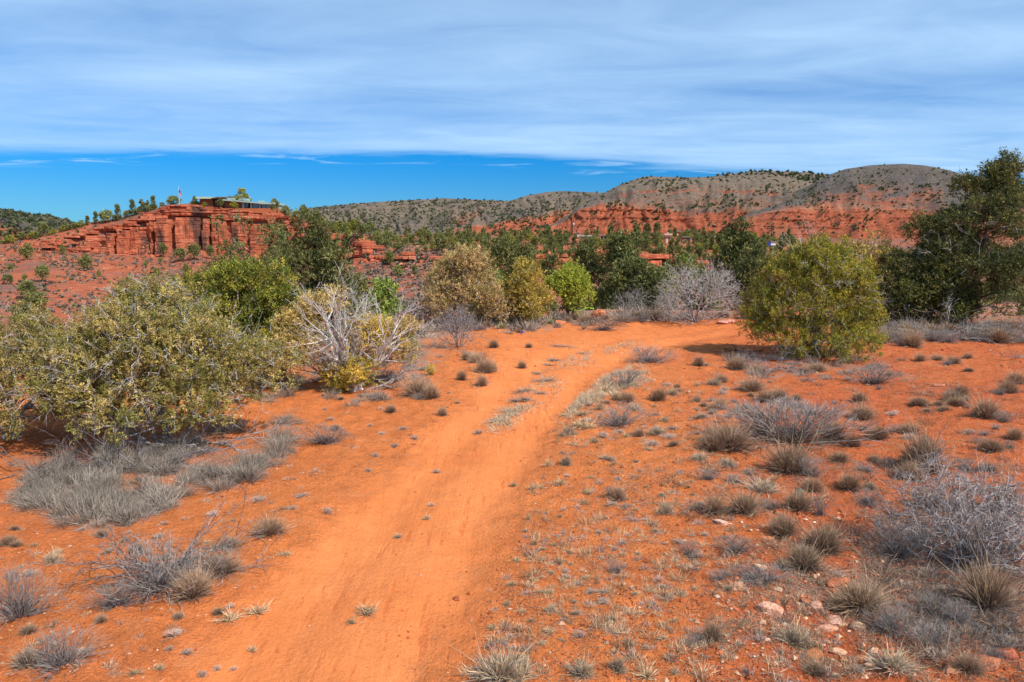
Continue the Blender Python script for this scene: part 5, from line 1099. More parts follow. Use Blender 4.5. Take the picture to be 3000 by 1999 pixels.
bed('grey_tuftlets', 'tiny dry tufts scattered on the left soil', 130, 723, [(0, 1500), (600, 1400), (900, 1280), (1150, 1050), (1350, 1000), (1000, 1330), (400, 1999), (0, 1999)], 20, (.08, .22), (.32, .23, .16), (.58, .44, .31), 44, .02, .35)
def strip():
    rg = r_(710); t = rg.random(700); pts = np.array([(1450, 1250), (1500, 1215), (1560, 1160), (1610, 1120), (1700, 1050), (1790, 1020), (1850, 1000)], float)
    px = np.interp(t, np.linspace(0, 1, 7), pts[:, 0]) + rg.normal(0, 26, 700); py = np.interp(t, np.linspace(0, 1, 7), pts[:, 1]) + rg.normal(0, 10, 700)
    keep = fbm(px * .02, py * .04, o=2, s=3) > -.12; px, py = px[keep], py[keep]; x, y = gpt(px, py); x = np.repeat(x, 9) + rg.normal(0, .06, len(x) * 9); y = np.repeat(y, 9) + rg.normal(0, .06, len(y) * 9)
    z = ground_z(x, y); d = rdir(rg, len(x)); d[:, 2] = np.abs(d[:, 2]) * .7 + .1; d = nrm(d); g = Geo()
    leaves(g, np.stack([x, y, z], 1), d, rg.uniform(.05, .17, len(x)), np.full(len(x), .013), A_([[.60, .44, .26], [.5, .36, .2], [.42, .34, .26]])[rg.integers(0, 3, len(x))], rg)
    o = g.build('straw_strip', MATS['dry_stems'], kind='stuff'); o['label'] = 'sparse straw growing between the two wheel ruts'; o['category'] = 'dry grass'
strip()
print('tufts', round(time.time() - T0, 1), len(PLACED))

# ------------------------------------------------------------------ stones
def stone_mesh(seed, flat=.45, sub=3):
    import bmesh
    bm = bmesh.new(); bmesh.ops.create_icosphere(bm, subdivisions=sub, radius=1.0); rg = r_(seed); pl = rdir(rg, 13); dist = rg.uniform(.55, .92, 13)
    V = np.array([v.co for v in bm.verts]); 
    for p_, q_ in zip(pl, dist):
        s_ = V @ p_; V = V - np.maximum(s_ - q_, 0)[:, None] * p_
    V = V * (1 + .05 * fbm(V[:, 0] * 2 + seed, V[:, 1] * 2, V[:, 2] * 2, o=3)[:, None]); V[:, 2] *= flat
    F = np.array([[v.index for v in f.verts] for f in bm.faces]); bm.free(); return V, F
def stone(label, px, py, w, hh, col, seed, cat='rock', name='rock', flat=.45):
    x, y = base(px, py); s = w / FPX * y / 2 * 1.4; V, F = stone_mesh(seed, flat); o = mk(name, V, F, A_(col), MATS['stone']); o.scale = (s, s * hh, s); o.rotation_euler = (r_(seed).normal() * .12, r_(seed + 1).normal() * .1, r_(seed).uniform(-.6, .6))
    o.location = (x, y + s * .3, float(ground_z(np.array([x]), np.array([y]))[0]) + s * flat * .35); tag(o, label, cat, 'sandstone rocks on the ground'); return o
PK, RD, CR = (.72, .40, .27), (.45, .15, .07), (.72, .47, .28)
stone('largest sandstone slab, red rimmed with a white patch, left in the rock group', 2258, 1800, 74, .8, PK, 1)
stone('dark red rounded stone above the pale slabs', 2368, 1770, 30, .9, RD, 2); stone('pink and white stone right of the dark red stone', 2396, 1786, 32, .9, PK, 3)
stone('flat pink slab with smooth top, right of the rock group middle', 2450, 1822, 44, .9, (.78, .46, .33), 4, flat=.3); stone('small cream slab touching the flat pink slab', 2472, 1830, 30, .6, CR, 5, flat=.3)
stone('long pale slab in front of the flat pink slab', 2426, 1845, 56, .5, PK, 6, flat=.3); stone('cream and brown tilted stone, rightmost of the pale rocks', 2516, 1840, 36, 1.0, CR, 7)
stone('narrow cream wedge stone below the pale slabs', 2456, 1918, 44, .55, (.80, .50, .30), 8); stone('rusty brown stone beside the spiky bunchgrass', 2385, 1925, 50, .8, (.36, .15, .06), 9)
stone('broad flat red sandstone slab behind the rock group', 2465, 1722, 76, .6, (.42, .12, .05), 10, flat=.22); stone('small tan stone standing alone above the rock group', 2228, 1672, 34, 1.0, CR, 11)
stone('pale flat chips beside the dark shrubs, upper left of the rocks', 2122, 1535, 42, .6, (.7, .5, .38), 12, flat=.25); stone('low peach stone partly buried by the grey twigs', 2232, 1700, 30, .7, CR, 13)
stone('little peach stone in line with the rock group, left side', 2165, 1716, 26, .6, PK, 14); stone('reddish stone half sunk at the bottom right corner', 2900, 1960, 90, .7, (.44, .16, .08), 15, flat=.3)
stone('angular dark red stone near the bottom right corner', 2960, 1925, 60, .8, (.34, .09, .05), 16); stone('flat orange slab at the bottom, right of the pale rocks', 2800, 1975, 70, .6, (.55, .24, .12), 17, flat=.2)
stone('brown stone beneath the cream wedge stone', 2530, 1930, 40, .7, (.5, .24, .12), 18); stone('pale yellow stone pair at the bottom edge', 2555, 1955, 34, .8, CR, 19)
stone('round red boulder on the brink near the track bend', 1752, 930, 40, .9, (.52, .17, .08), 20, flat=.7); stone('pink stone left of the yellow-green juniper', 2140, 948, 26, .9, (.72, .36, .28), 21); stone('flat pink stone beside the track end', 2118, 950, 26, .9, (.7, .38, .3), 22)
stone('dark brown flat stone in front of the yellow-green juniper', 2572, 1072, 26, .7, (.2, .08, .05), 23); stone('flat dusty stone lying left of the track by the dead juniper', 1038, 1314, 28, .9, (.4, .18, .09), 24, flat=.25)
stone('thin leaning red slab on bare soil at right', 2750, 1133, 36, .4, (.5, .2, .12), 25, flat=.3)
for i, (px, py, w) in enumerate([(1560, 905, 60), (1600, 912, 50), (1530, 918, 40), (1640, 925, 30), (1495, 925, 30)]):
    stone(['largest slab of the low orange ledge under the round green juniper', 'right-hand slab of the low orange ledge', 'left slab of the low orange ledge', 'small end stone of the low orange ledge, right', 'small end stone of the low orange ledge, left'][i], px, py + 26, w, .6, (.55, .18, .075), 40 + i, flat=.5)
# pebbles and gravel
def pebbles(name, label, n, seed, pxr, pyr, test, sz=(.006, .022)):
    rg = r_(seed); px = rg.uniform(*pxr, n); py = rg.uniform(*pyr, n); ok = test(px, py, rg); px, py = px[ok], py[ok]; x, y = gpt(px, py); z = ground_z(x, y)
    sdv = poly_sd(x, y, TP); k = (sdv < 0) | (rg.random(len(x)) < .12); x, y, z = x[k], y[k], z[k]; m_ = len(x)
    oct_ = A_([[1, 0, 0], [0, 1, 0], [-1, 0, 0], [0, -1, 0], [0, 0, .7], [0, 0, -.5]], ) if False else np.array([[1, 0, 0], [0, 1, 0], [-1, 0, 0], [0, -1, 0], [.1, .1, .6], [0, 0, -.5]])
    s = rg.uniform(*sz, m_) ** 1.0 * (1 + 1.2 * (rg.random(m_) < .06)) * np.clip(y / 9, 1, 3) ** .6; j = rg.uniform(.6, 1.3, (m_, 6, 1)); V = (oct_[None] * j * s[:, None, None]); an = rg.uniform(0, 6.28, m_); ca, sa = np.cos(an), np.sin(an)
    V = np.stack([V[..., 0] * ca[:, None] - V[..., 1] * sa[:, None], V[..., 0] * sa[:, None] + V[..., 1] * ca[:, None], V[..., 2]], -1) + np.stack([x, y, z + .2 * s], 1)[:, None]
    f = np.array([[0, 1, 4], [1, 2, 4], [2, 3, 4], [3, 0, 4]]); F = (f[None] + (np.arange(m_) * 6)[:, None, None]).reshape(-1, 3)
    pc = A_([[.66, .36, .21], [.48, .14, .06], [.42, .12, .05], [.55, .2, .09], [.66, .42, .27], [.48, .15, .06]])
    o = mk(name, V.reshape(-1, 3), F, np.repeat(pc[rg.integers(0, 6, m_)] * rg.uniform(.8, 1.2, (m_, 1)), 6, 0), MATS['dry_stems'], kind='stuff'); o['label'] = label; o['category'] = 'gravel'
pebbles('gravel', 'pale and red gravel over the soil right of the track', 4200, 801, (1200, 3000), (1000, 1999), lambda a, b, rg: rg.random(len(a)) < .45 + .5 * sstep(a, 1700, 2500))
pebbles('gravel', 'gravel chips on the soil in the lower left', 900, 802, (0, 1100), (1250, 1999), lambda a, b, rg: rg.random(len(a)) < .35 + .6 * (a < 500))
pebbles('rock_rubble', 'loose sandstone chips around the rock group', 420, 803, (2100, 2640), (1500, 1990), lambda a, b, rg: np.ones(len(a), bool), (.015, .035))
bed('dry_mats', 'flat dry stems and leaf litter lying between the shrubs on the right', 260, 725, [(1750, 1150), (2300, 1080), (2990, 1120), (2990, 1990), (2640, 1990), (2560, 1700), (2200, 1640), (1800, 1400)], 30, (.3, .9), (.22, .15, .10), (.46, .32, .22), 70, .009, .10)
pebbles('soil_clods', 'crumbled red soil clods right of the track', 9000, 804, (1150, 3000), (1000, 1999), lambda a, b, rg: rg.random(len(a)) < .5 + .5 * sstep(a, 1500, 2200), (.006, .02))
bpy.data.objects['soil_clods'].data.color_attributes['Col'].data.foreach_set('color', np.tile(np.array([.52, .13, .045, 1.], np.float32), len(bpy.data.objects['soil_clods'].data.vertices)))
print('stones', round(time.time() - T0, 1))

# ------------------------------------------------------------------ far vegetation
def bush_mesh(seed, cols_, shape='round', n=420, trunk=True):
    """unit bush: about 1 wide and 1 tall (pines: 0.6 wide)"""
    rg = r_(seed); lb = []
    for i in range(12):
        t = rg.random(); a = rg.uniform(0, 6.28)
        if shape == 'round': e = math.sqrt(max(0, 1 - (1.7 * t - .75) ** 2)) * .32; s = rg.uniform(.13, .2)
        elif shape == 'pine': e = .26 * (1 - t) ** .7; s = rg.uniform(.07, .13)
        else: e = .30 * math.sin(math.pi * min(1, t * .8 + .15)); s = rg.uniform(.09, .15)
        q = rg.uniform(.4, 1); lb.append((math.cos(a) * e * q, math.sin(a) * e * q, .16 + .74 * t, s * 1.05, s * 1.05, s))
    if shape == 'round': lb.append((0, 0, .5, .36, .36, .36))
    P_, O_ = crown_points(rg, lb, n, .5); P_[:, 2] = np.maximum(P_[:, 2], .03)
    g = Geo(); c = cols_[rg.integers(0, len(cols_), n)] * rg.uniform(.75, 1.3, (n, 1)); m_ = 3
    pp = np.repeat(P_, m_, 0) + rg.normal(size=(n * m_, 3)) * .025; D = nrm(np.repeat(O_, m_, 0) * .6 + rdir(rg, n * m_) + np.array([0, 0, .3]))
    leaves(g, pp, D, rg.uniform(.06, .13, n * m_), rg.uniform(.03, .06, n * m_), np.repeat(c, m_, 0) * rg.uniform(.8, 1.2, (n * m_, 1)), rg)
    w = Geo(); tubes(w, [(0, 0, -.08), (0.01, 0, .3)], [(0.01, 0, .3), (-.01, 0, .75)], [.03, .022], [.022, .008], BK_DARK, 5)
    a = rg.uniform(0, 6.28, 6); tubes(w, np.tile([0, 0, .2], (6, 1)), np.stack([np.cos(a) * .25, np.sin(a) * .25, rg.uniform(.35, .7, 6)], 1), np.full(6, .014), np.full(6, .005), BK_DARK, 3)
    return mesh_arrays('crown', *g.arr()), mesh_arrays('trunk', *w.arr())
FV = {}
for k, (cc, sh) in {'round_dark': (DG * 1.1, 'round'), 'round_olive': (np.concatenate([DG * 1.4, YG[:2]]), 'round'), 'pine': (DG, 'pine'), 'tree': (np.concatenate([DG, DG * 1.35]), 'tree'), 'yellowish': (YG, 'round')}.items():
    FV[k] = [bush_mesh(1000 + 13 * i + len(FV) * 101, cc, sh) for i in range(3)]
    for cr, tk in FV[k]: cr.materials.append(MATS['foliage']); tk.materials.append(MATS['bark'])
FLOOK = {'round_dark': ('round dark green shrub', 'shrub', 'juniper_shrub'), 'round_olive': ('olive green shrub', 'shrub', 'juniper_shrub'), 'pine': ('small pointed pine', 'pine', 'pine_tree'), 'tree': ('mid green tree', 'tree', 'juniper_tree'), 'yellowish': ('yellow-green shrub', 'shrub', 'juniper_shrub')}
def far_plant(kind, x, y, z, w, h, group, look=None):
    cr, tk = FV[kind][int(tr.integers(3))]; lk, cat, nm = FLOOK[kind]; o = empty(nm, (x, y, z), tr.uniform(0, 6.28)); o.scale = (w, w, h)
    a = bpy.data.objects.new('crown', cr); C.objects.link(a); a.parent = o; b = bpy.data.objects.new('trunk', tk); C.objects.link(b); b.parent = o
    reg(o, look or lk, cat, group, x, y, z + h * .5, 'far'); return o
def hp(kind, px, py, w, h, look=None, group='green shrubs on the red slope'):
    p_ = shoot(px, py, 'hillside')
    if p_ is None: return
    k = p_.y / FPX; ww = w * k / (.92 if kind != 'pine' else .62) ; far_plant(kind, p_.x, p_.y, p_.z - .15, ww, h * k * 1.12, group, look)
for t in [('round_dark', 80, 763, 48, 45), ('round_olive', 32, 795, 20, 20), ('round_olive', 185, 747, 20, 28), ('round_dark', 251, 792, 45, 42), ('round_dark', 127, 827, 46, 42), ('round_olive', 73, 822, 19, 18), ('round_dark', 25, 833, 34, 25), ('round_dark', 81, 878, 65, 48),
          ('round_dark', 481, 753, 32, 35), ('round_dark', 529, 766, 40, 34), ('round_dark', 569, 763, 47, 41), ('round_dark', 618, 760, 30, 36), ('round_dark', 548, 811, 28, 34), ('round_dark', 513, 836, 28, 28), ('round_olive', 290, 812, 16, 18), ('round_olive', 427, 786, 16, 19), ('yellowish', 459, 814, 26, 26), ('round_dark', 470, 771, 16, 14),
          ('round_olive', 1142, 777, 37, 42), ('round_dark', 1133, 732, 32, 28), ('round_dark', 1165, 739, 34, 24), ('round_dark', 1188, 722, 26, 22), ('round_dark', 1222, 746, 19, 18), ('round_dark', 1247, 740, 16, 16), ('yellowish', 1268, 735, 18, 21), ('tree', 1295, 738, 55, 50), ('round_dark', 1334, 753, 45, 36),
          ('yellowish', 1021, 697, 26, 20), ('yellowish', 1018, 680, 36, 24), ('yellowish', 986, 682, 24, 28), ('tree', 1085, 710, 52, 55), ('tree', 1060, 704, 40, 44), ('round_dark', 1215, 808, 20, 32), ('round_olive', 1165, 812, 34, 32), ('round_dark', 1077, 808, 19, 15), ('round_olive', 1045, 836, 26, 20), ('round_dark', 1069, 823, 20, 16), ('round_olive', 1377, 757, 26, 20), ('yellowish', 1432, 776, 20, 18)]: hp(*t)
def cp(kind, px, pyt, w, h, look=None, dd=10, group='trees on the cliff top'):
    """tree on the rim: px, top py in the photograph, width and height there"""
    d = float(np.interp(px, cols, dC)) + dd; a, b = ray(px, pyt + h); z = CAM_Z + b * d; gz = drop(a * d, d, 'hillside'); z = min(z, gz if gz is not None and dd > 5 else z) ; zt_ = CAM_Z + ray(px, pyt)[1] * d; k = d / FPX
    H_ = (zt_ - z) * 1.06 + .2; far_plant(kind, a * d, d, z - .2, max(w * k / (.92 if kind != 'pine' else .62), H_ * (.85 if kind != 'pine' else .75)), H_, group, look)
for t in [('round_olive', 312, 615, 46, 40), ('pine', 344, 596, 26, 46), ('pine', 387, 582, 20, 44), ('pine', 416, 585, 24, 30), ('pine', 453, 572, 24, 38), ('round_olive', 510, 576, 48, 28), ('round_olive', 443, 600, 44, 22), ('yellowish', 475, 594, 18, 12), ('pine', 571, 575, 16, 22), ('round_dark', 574, 584, 32, 34), ('round_olive', 588, 592, 18, 18),
          ('pine', 258, 633, 18, 26), ('pine', 282, 621, 20, 34), ('round_olive', 370, 618, 24, 16), ('pine', 434, 588, 8, 22), ('tree', 806, 584, 34, 36), ('round_olive', 838, 605, 40, 32), ('tree', 891, 602, 38, 30), ('round_dark', 222, 652, 30, 22), ('yellowish', 240, 648, 28, 20), ('round_dark', 405, 612, 30, 20),
          ('yellowish', 185, 664, 26, 20), ('yellowish', 156, 673, 24, 20), ('round_dark', 128, 655, 36, 40), ('yellowish', 96, 680, 36, 22), ('round_dark', 64, 682, 32, 20), ('yellowish', 35, 694, 48, 28), ('round_dark', 10, 706, 30, 24), ('round_dark', 205, 660, 26, 20), ('round_dark', 110, 690, 30, 18), ('tree', 870, 612, 20, 16), ('round_dark', 925, 620, 30, 26), ('yellowish', 945, 640, 34, 26), ('tree', 905, 625, 26, 24)]: cp(*t)
# scatter on the wooded shelf
def wooded(n, seed, pxr, pyr, sizes, kinds, wts, dens=None, group='trees on the wooded shelf'):
    rg = r_(seed); out = []; tries = 0
    while len(out) < n and tries < n * 12:
        tries += 1; px = rg.uniform(*pxr); py = rg.uniform(*pyr)
        if dens and rg.random() > dens(px, py): continue
        p_ = shoot(px, py, 'hillside')
        if p_ is None or p_.y < 120: continue
        if any(a - 8 < px < b + 8 and c - 6 < py < c + 26 for a, b, c in ((1700, 1733, 706), (1756, 1780, 703), (1944, 1970, 712), (1995, 2024, 710), (1676, 1702, 697))): continue
        if any((p_.x - q.x) ** 2 + ((p_.y - q.y) * .5) ** 2 < 3.2 for q in out): continue
        out.append(p_); k = kinds[int(rg.choice(len(kinds), p=wts))]; s = rg.uniform(*sizes)
        h = s * (1.25 if k in ('pine', 'tree') else .8); far_plant(k, p_.x, p_.y, p_.z - .2, s * (.9 if k != 'pine' else 1.0), h, group)
    return out
def shelf_d(px, py):
    d = 1.0 if py < 735 else .55
    if poly_sd(np.array([px]), np.array([py]), [(1540, 730), (1720, 730), (1720, 815), (1540, 815)])[0] > 0: d *= .22
    if 1720 < px < 1830 and py > 728: d *= .25
    if 1835 < px < 1935 and py > 745: d *= .25
    if px < 1100 and py > 690: d = 0
    if px < 1340 and py > 725: d = 0
    if px < 1500 and py > 760: d *= .5
    return d * (.45 + .55 * float(fbm(np.array([px * .015]), np.array([py * .04]), o=2, s=5)[0] > -.2))
wooded(430, 31, (950, 2330), (676, 800), (3.0, 5.7), ['pine', 'tree', 'round_dark', 'round_olive', 'yellowish'], [.26, .32, .16, .14, .12], shelf_d)
# shelf trees near its crest that stand a little taller
for px, pyt, w, h in [(1790, 655, 26, 50), (1860, 655, 30, 48), (1895, 657, 28, 46), (1925, 652, 34, 46), (1980, 652, 30, 30), (1640, 672, 22, 30), (1545, 662, 16, 40), (1608, 665, 22, 44), (1600, 672, 40, 30), (1740, 662, 22, 26), (1785, 668, 20, 34)]:
    p_ = shoot(px, pyt + h, 'hillside')
    if p_ is None: continue
    k = p_.y / FPX; far_plant('pine' if w < 36 else 'tree', p_.x, p_.y, p_.z - .2, w * k / .62, h * k * 1.08, 'trees on the wooded shelf', 'tall dark pine')
# grey brush, one uncountable carpet over the slope
def brush(name, label, n, seed, pxr, pyr, only, size, cols_, test=None, cat='scrub', tris=14, asp=.6):
    rg = r_(seed); g = Geo(); PP = []; PX = rg.uniform(*pxr, n); PY = rg.uniform(*pyr, n); keep = np.ones(n, bool) if test is None else test(PX, PY, rg)
    for px, py in zip(PX[keep], PY[keep]):
        p_ = shoot(px, py)
        q_ = shoot(px, py, only) if p_ is not None else None
        if q_ is None or (q_ - p_).length > .5: continue
        PP.append(tuple(q_))
    PP = np.array(PP); m_ = len(PP); s = rg.uniform(*size, m_); k = tris
    d = rdir(rg, m_ * k); d[:, 2] = np.abs(d[:, 2]); S = np.repeat(s, k)[:, None]; P0 = np.repeat(PP, k, 0) + d * S * np.array([.42, .42, asp * .75]) * rg.uniform(.4, 1, (m_ * k, 1))
    c = np.repeat(cols_[rg.integers(0, len(cols_), m_)] * rg.uniform(.75, 1.25, (m_, 1)), k, 0) * rg.uniform(.75, 1.25, (m_ * k, 1))
    D = nrm(d + rdir(rg, m_ * k) * .8); leaves(g, P0 - D * S * .2, D, S[:, 0] * .55, S[:, 0] * .42, c, rg)
    o = g.build(name, MATS['foliage'], kind='stuff'); o['label'] = label; o['category'] = cat; return o
gs = A_([[.27, .20, .15], [.21, .16, .12], [.31, .24, .18], [.16, .15, .08]])
brush('hillside_scrub', 'small grey scrub dotting the red slopes', 8500, 41, (-30, 1500), (640, 920), 'hillside', (.5, 1.9), gs, lambda a, b, rg: fbm(a * .012, b * .02, o=3, s=44) > rg.uniform(-.45, .3, len(a)))
brush('hillside_scrub', 'olive scrub filling gaps of the wooded shelf', 2200, 42, (960, 2300), (680, 800), 'hillside', (.9, 2.2), DG * 1.1, lambda a, b, rg: (b < 730) | (a > 1500), tris=22, asp=.8)
hd = A_([[.085, .10, .045], [.11, .12, .055], [.07, .085, .04], [.13, .13, .06]])
def hill_t(sc_, lo, hi): return lambda a, b, rg: fbm(a * sc_, b * sc_ * 2.0, o=3, s=51) > rg.uniform(lo, hi, len(a))
brush('hill_junipers', 'juniper dots over the pale hill in the middle distance', 2600, 43, (780, 1560), (575, 680), 'pale_hill', (3, 7), hd, hill_t(.01, -.6, .25), 'junipers', 10, .7)
brush('hill_junipers', 'juniper dots over the pale knoll', 1100, 44, (1430, 1800), (555, 700), 'pale_knoll', (3, 7), hd, hill_t(.01, -.5, .4), 'junipers', 10, .7)
brush('hill_junipers', 'juniper dots over the red-banded mesa', 6000, 45, (1500, 2450), (508, 720), 'mesa_hill', (2, 6.2), hd, lambda a, b, rg: rg.random(len(a)) < np.where(b < 612, .85, .22) * np.clip(.35 + 1.6 * fbm(a * .02, b * .05, o=3, s=51), .08, 1), 'junipers', 10, .7)
brush('hill_junipers', 'juniper dots over the round grey-topped hill', 4600, 46, (2230, 3000), (480, 740), 'round_hill', (1.8, 5), hd, lambda a, b, rg: rg.random(len(a)) < np.where((b > 535) & (b < 610), 1.0, np.where(b < 535, .5, .45)) * np.clip(.35 + 1.6 * fbm(a * .02, b * .05, o=3, s=52), .08, 1), 'junipers', 10, .7)
brush('hill_junipers', 'dense green scrub of the farthest hill', 700, 47, (2080, 2440), (498, 560), 'far_green_hill', (7, 13), hd, None, 'junipers', 10, .7)
brush('hill_junipers', 'dense dark scrub over the far left hill', 1300, 48, (-10, 260), (600, 720), 'scrubby_hill', (2.4, 6), hd, lambda a, b, rg: rg.random(len(a)) < np.where(b < 640 + a * .25, 1, .35), 'junipers', 10, .8)
def rubble(name, label, n, seed, pxr, pyr, size, test=None):
    rg = r_(seed); PP = []
    for px, py in zip(rg.uniform(*pxr, n), rg.uniform(*pyr, n)):
        if test and not test(px, py, rg): continue
        h_ = shoot(px, py)
        if h_ is not None and 100 < h_.y < 330: PP.append(tuple(h_))
    PP = np.array(PP); m_ = len(PP); o8 = np.array([[-1, -1, -.6], [1, -1, -.6], [1, 1, -.6], [-1, 1, -.6], [-.8, -.8, .6], [.8, -.8, .6], [.8, .8, .6], [-.8, .8, .6]]) * .5
    V = o8[None] * rg.uniform(.6, 1.35, (m_, 8, 3)) * (rg.uniform(*size, m_) ** 1.5)[:, None, None] * np.array([1.3, 1, .8]); an = rg.uniform(0, 6.28, m_); ca, sa = np.cos(an)[:, None], np.sin(an)[:, None]
    V = np.stack([V[..., 0] * ca - V[..., 1] * sa, V[..., 0] * sa + V[..., 1] * ca, V[..., 2]], -1) + PP[:, None]
    f = np.array([[0, 1, 5, 4], [1, 2, 6, 5], [2, 3, 7, 6], [3, 0, 4, 7], [4, 5, 6, 7]]); F = (f[None] + (np.arange(m_) * 8)[:, None, None]).reshape(-1, 4)
    cc = np.array([RED * 1.1, RED * 1.3, REDD * 1.2, PALE * .8])[rg.integers(0, 4, m_)] * rg.uniform(.85, 1.15, (m_, 1))
    o = mk(name, V.reshape(-1, 3), F, np.repeat(cc, 8, 0), MATS['rock'], kind='stuff'); o['label'] = label; o['category'] = 'rubble'
rubble('rock_rubble', 'broken red rocks strewn over the slopes below the cliff and ledges', 2600, 821, (0, 1500), (700, 880), (.5, 1.5), lambda a, b, rg: rg.random() < .25 + .75 * math.exp(-((b - float(np.interp(a, cols, pC)) - 6) / 16) ** 2) and fbm(np.array([a * .02]), np.array([b * .04]), s=3)[0] > -.2)
rubble('rock_rubble', 'red rubble among the trees of the wooded shelf', 900, 822, (1500, 2250), (740, 830), (.5, 1.4))
print('far plants', round(time.time() - T0, 1))
#@@PART3
# ------------------------------------------------------------------ houses and small built things
def boxv(x0, x1, y0, y1, z0, z1):
    V = [(x0, y0, z0), (x1, y0, z0), (x1, y1, z0), (x0, y1, z0), (x0, y0, z1), (x1, y0, z1), (x1, y1, z1), (x0, y1, z1)]
    F = [(0, 3, 2, 1), (4, 5, 6, 7), (0, 1, 5, 4), (1, 2, 6, 5), (2, 3, 7, 6), (3, 0, 4, 7)]
    return V, F
def box(name, b, mat, parent, tilt=0.0):
    """b = x0,x1,y0,y1,z0,z1; tilt = drop of the top and bottom per metre of x"""
    V, F = boxv(*b); V = [(x, y, z - tilt * (x - b[0])) for x, y, z in V]; return mk(name, V, F, None, MATS[mat], parent)
def px_frame(pxl, pxr, pyb, d):
    a, b = ray(pxl, pyb); return a * d, d, CAM_Z + b * d, d / FPX / (CT)
# flat-roofed house on the cliff: x runs right, z up, metres; m per photo pixel
HD = 304.0; ax, _ = ray(580, 600); x0h = ax * HD; mp = HD / FPX
def hz(py): return CAM_Z + ray(700, py)[1] * HD
def hx(px): return ray(px, 600)[0] * HD - x0h
zb = hz(618); H = empty('house', (x0h, HD, zb))
def q(py): return hz(py) - zb
box('foundation', (hx(582), hx(806), -1, 13, -7, q(611)), 'rust_wall', H)
box('wall', (hx(582), hx(620), 1.2, 11, q(611), q(584)), 'brown_wood', H)
box('wall', (hx(620), hx(655), 1.8, 11, q(611), q(583)), 'dark_wood', H)
box('wall', (hx(655), hx(708), 1.2, 11, q(611), q(585)), 'brown_wood', H)
box('roof', (hx(579), hx(621), -1.2, 12, q(583), q(577.5)), 'pale_green_roof', H)
box('roof', (hx(622), hx(658), -.6, 12, q(583), q(580)), 'dark_wood', H)
box('roof', (hx(626), hx(656), 2, 8, q(579.8), q(576.5)), 'brown_wood', H)
box('roof', (hx(656), hx(763), -1.2, 12, q(588), q(584)), 'teal_roof', H, tilt=mp * 9 / (hx(763) - hx(656)))
box('roof', (hx(763), hx(808), -.6, 11.5, q(598.5), q(593)), 'teal_roof', H, tilt=.02)
box('wall', (hx(708), hx(762), 2.2, 11, q(611), q(594.5)), 'dark_wood', H)
for a, b in ((708, 714), (732, 737), (757, 761)): box('column', (hx(a), hx(b), .4, 2.0, q(611), q(594.5)), 'teal_paint', H)
box('wall', (hx(763), hx(804), 1.4, 11, q(615), q(599)), 'teal_paint', H)
box('wall', (hx(790), hx(803), .8, 1.3, q(614), q(596)), 'teal_paint', H)
for a, b, t_, u in ((714.5, 724.5, 595.5, 608), (737.5, 754, 596, 609), (764.5, 776, 600.5, 612)):
    w = box('window', (hx(a), hx(b), 1.0, 1.25, q(u), q(t_)), 'dark_glass', H)
    box('frame', (hx(a) - .08, hx(b) + .08, .9, 1.0, q(t_) - .12, q(t_) + .08), 'teal_paint', w); box('frame', (hx((a + b) / 2) - .06, hx((a + b) / 2) + .06, .9, .99, q(u), q(t_) - .13), 'teal_paint', w)
for a, b, t_ in ((657, 675, 579), (692, 718, 581), (749, 762, 587)): box('rooftop_box', (hx(a), hx(b), 3, 6, q(t_ + 6.5), q(t_)), 'teal_paint', H)
g = Geo(); tubes(g, [(hx(650), 4, q(577))], [(hx(650), 4, q(568))], [.06], [.04], A_([.3, .3, .3]), 5); g.build('antenna', MATS['bark'], H)
tag(H, 'long flat-roofed teal house on top of the red cliff', 'house')
cp('yellowish', 711, 560, 37, 26, 'yellowish tree behind the flat roof', 20); cp('tree', 684, 563, 12, 22, 'thin dark tree behind the flat roof', 20)
cp('round_dark', 645, 584, 26, 22, None, 3); cp('yellowish', 687, 592, 26, 20, None, 3); cp('tree', 800, 592, 20, 24, 'sparse tree at the right end of the teal house', 3); cp('yellowish', 600, 594, 16, 12, None, 3)
# wooden shed
d = 288.0; a, b = ray(855, 642); S = empty('shed', (a * d, d, CAM_Z + b * d - .6)); w = 24 * d / FPX
box('wall', (0.5, w - .2, 0, 4, -1, 2.3), 'orange_wood', S); box('roof', (0, w + .5, -.5, 4.5, 2.31, 2.65), 'grey_roof', S, tilt=.12)
for i in range(4): box('post', (.5 + i * .9, .62 + i * .9, -.1, -.002, -1, 2.3), 'brown_wood', S)
tag(S, 'small wooden shed with grey roof right of the flat-roofed house', 'shed')
# flag on its pole
d = 302.0; a, b = ray(526, 596); FP = empty('flagpole', (a * d, d, CAM_Z + b * d)); ht = CAM_Z + ray(526, 545)[1] * d - (CAM_Z + b * d)
g = Geo(); tubes(g, [(0, 0, -2)], [(0, 0, ht)], [.10], [.06], A_([.6, .6, .6]), 6); g.build('pole', MATS['bark'], FP)
fl = empty('flag', (a * d + .12, d, CAM_Z + b * d + ht * .42)); 
nx_, nz_ = 13, 12; FWd, FHt = 1.15, 2.6
def fold(u, v): return (u * FWd * (1 - .35 * v) + .1 * math.sin(v * 7), .22 * math.sin(u * 9 + v * 3), v * FHt * 1.0 - .25 * u)
for i in range(nx_):
    V, F = [], []
    for j in range(nz_ + 1): V += [fold(i / nx_, j / nz_), fold((i + 1) / nx_, j / nz_)]
    for j in range(nz_): F.append((2 * j, 2 * j + 1, 2 * j + 3, 2 * j + 2))
    mk('stripe', V, F, None, MATS['flag_red' if i % 2 == 0 else 'white_paint'], fl)
V, F = [], []
for j in range(6):
    for i in range(7): p_ = fold(i / 12, .55 + j * .09); V.append((p_[0], p_[1] - .02, p_[2]))
for j in range(5):
    for i in range(6): F.append((j * 7 + i, j * 7 + i + 1, j * 7 + i + 8, j * 7 + i + 7))
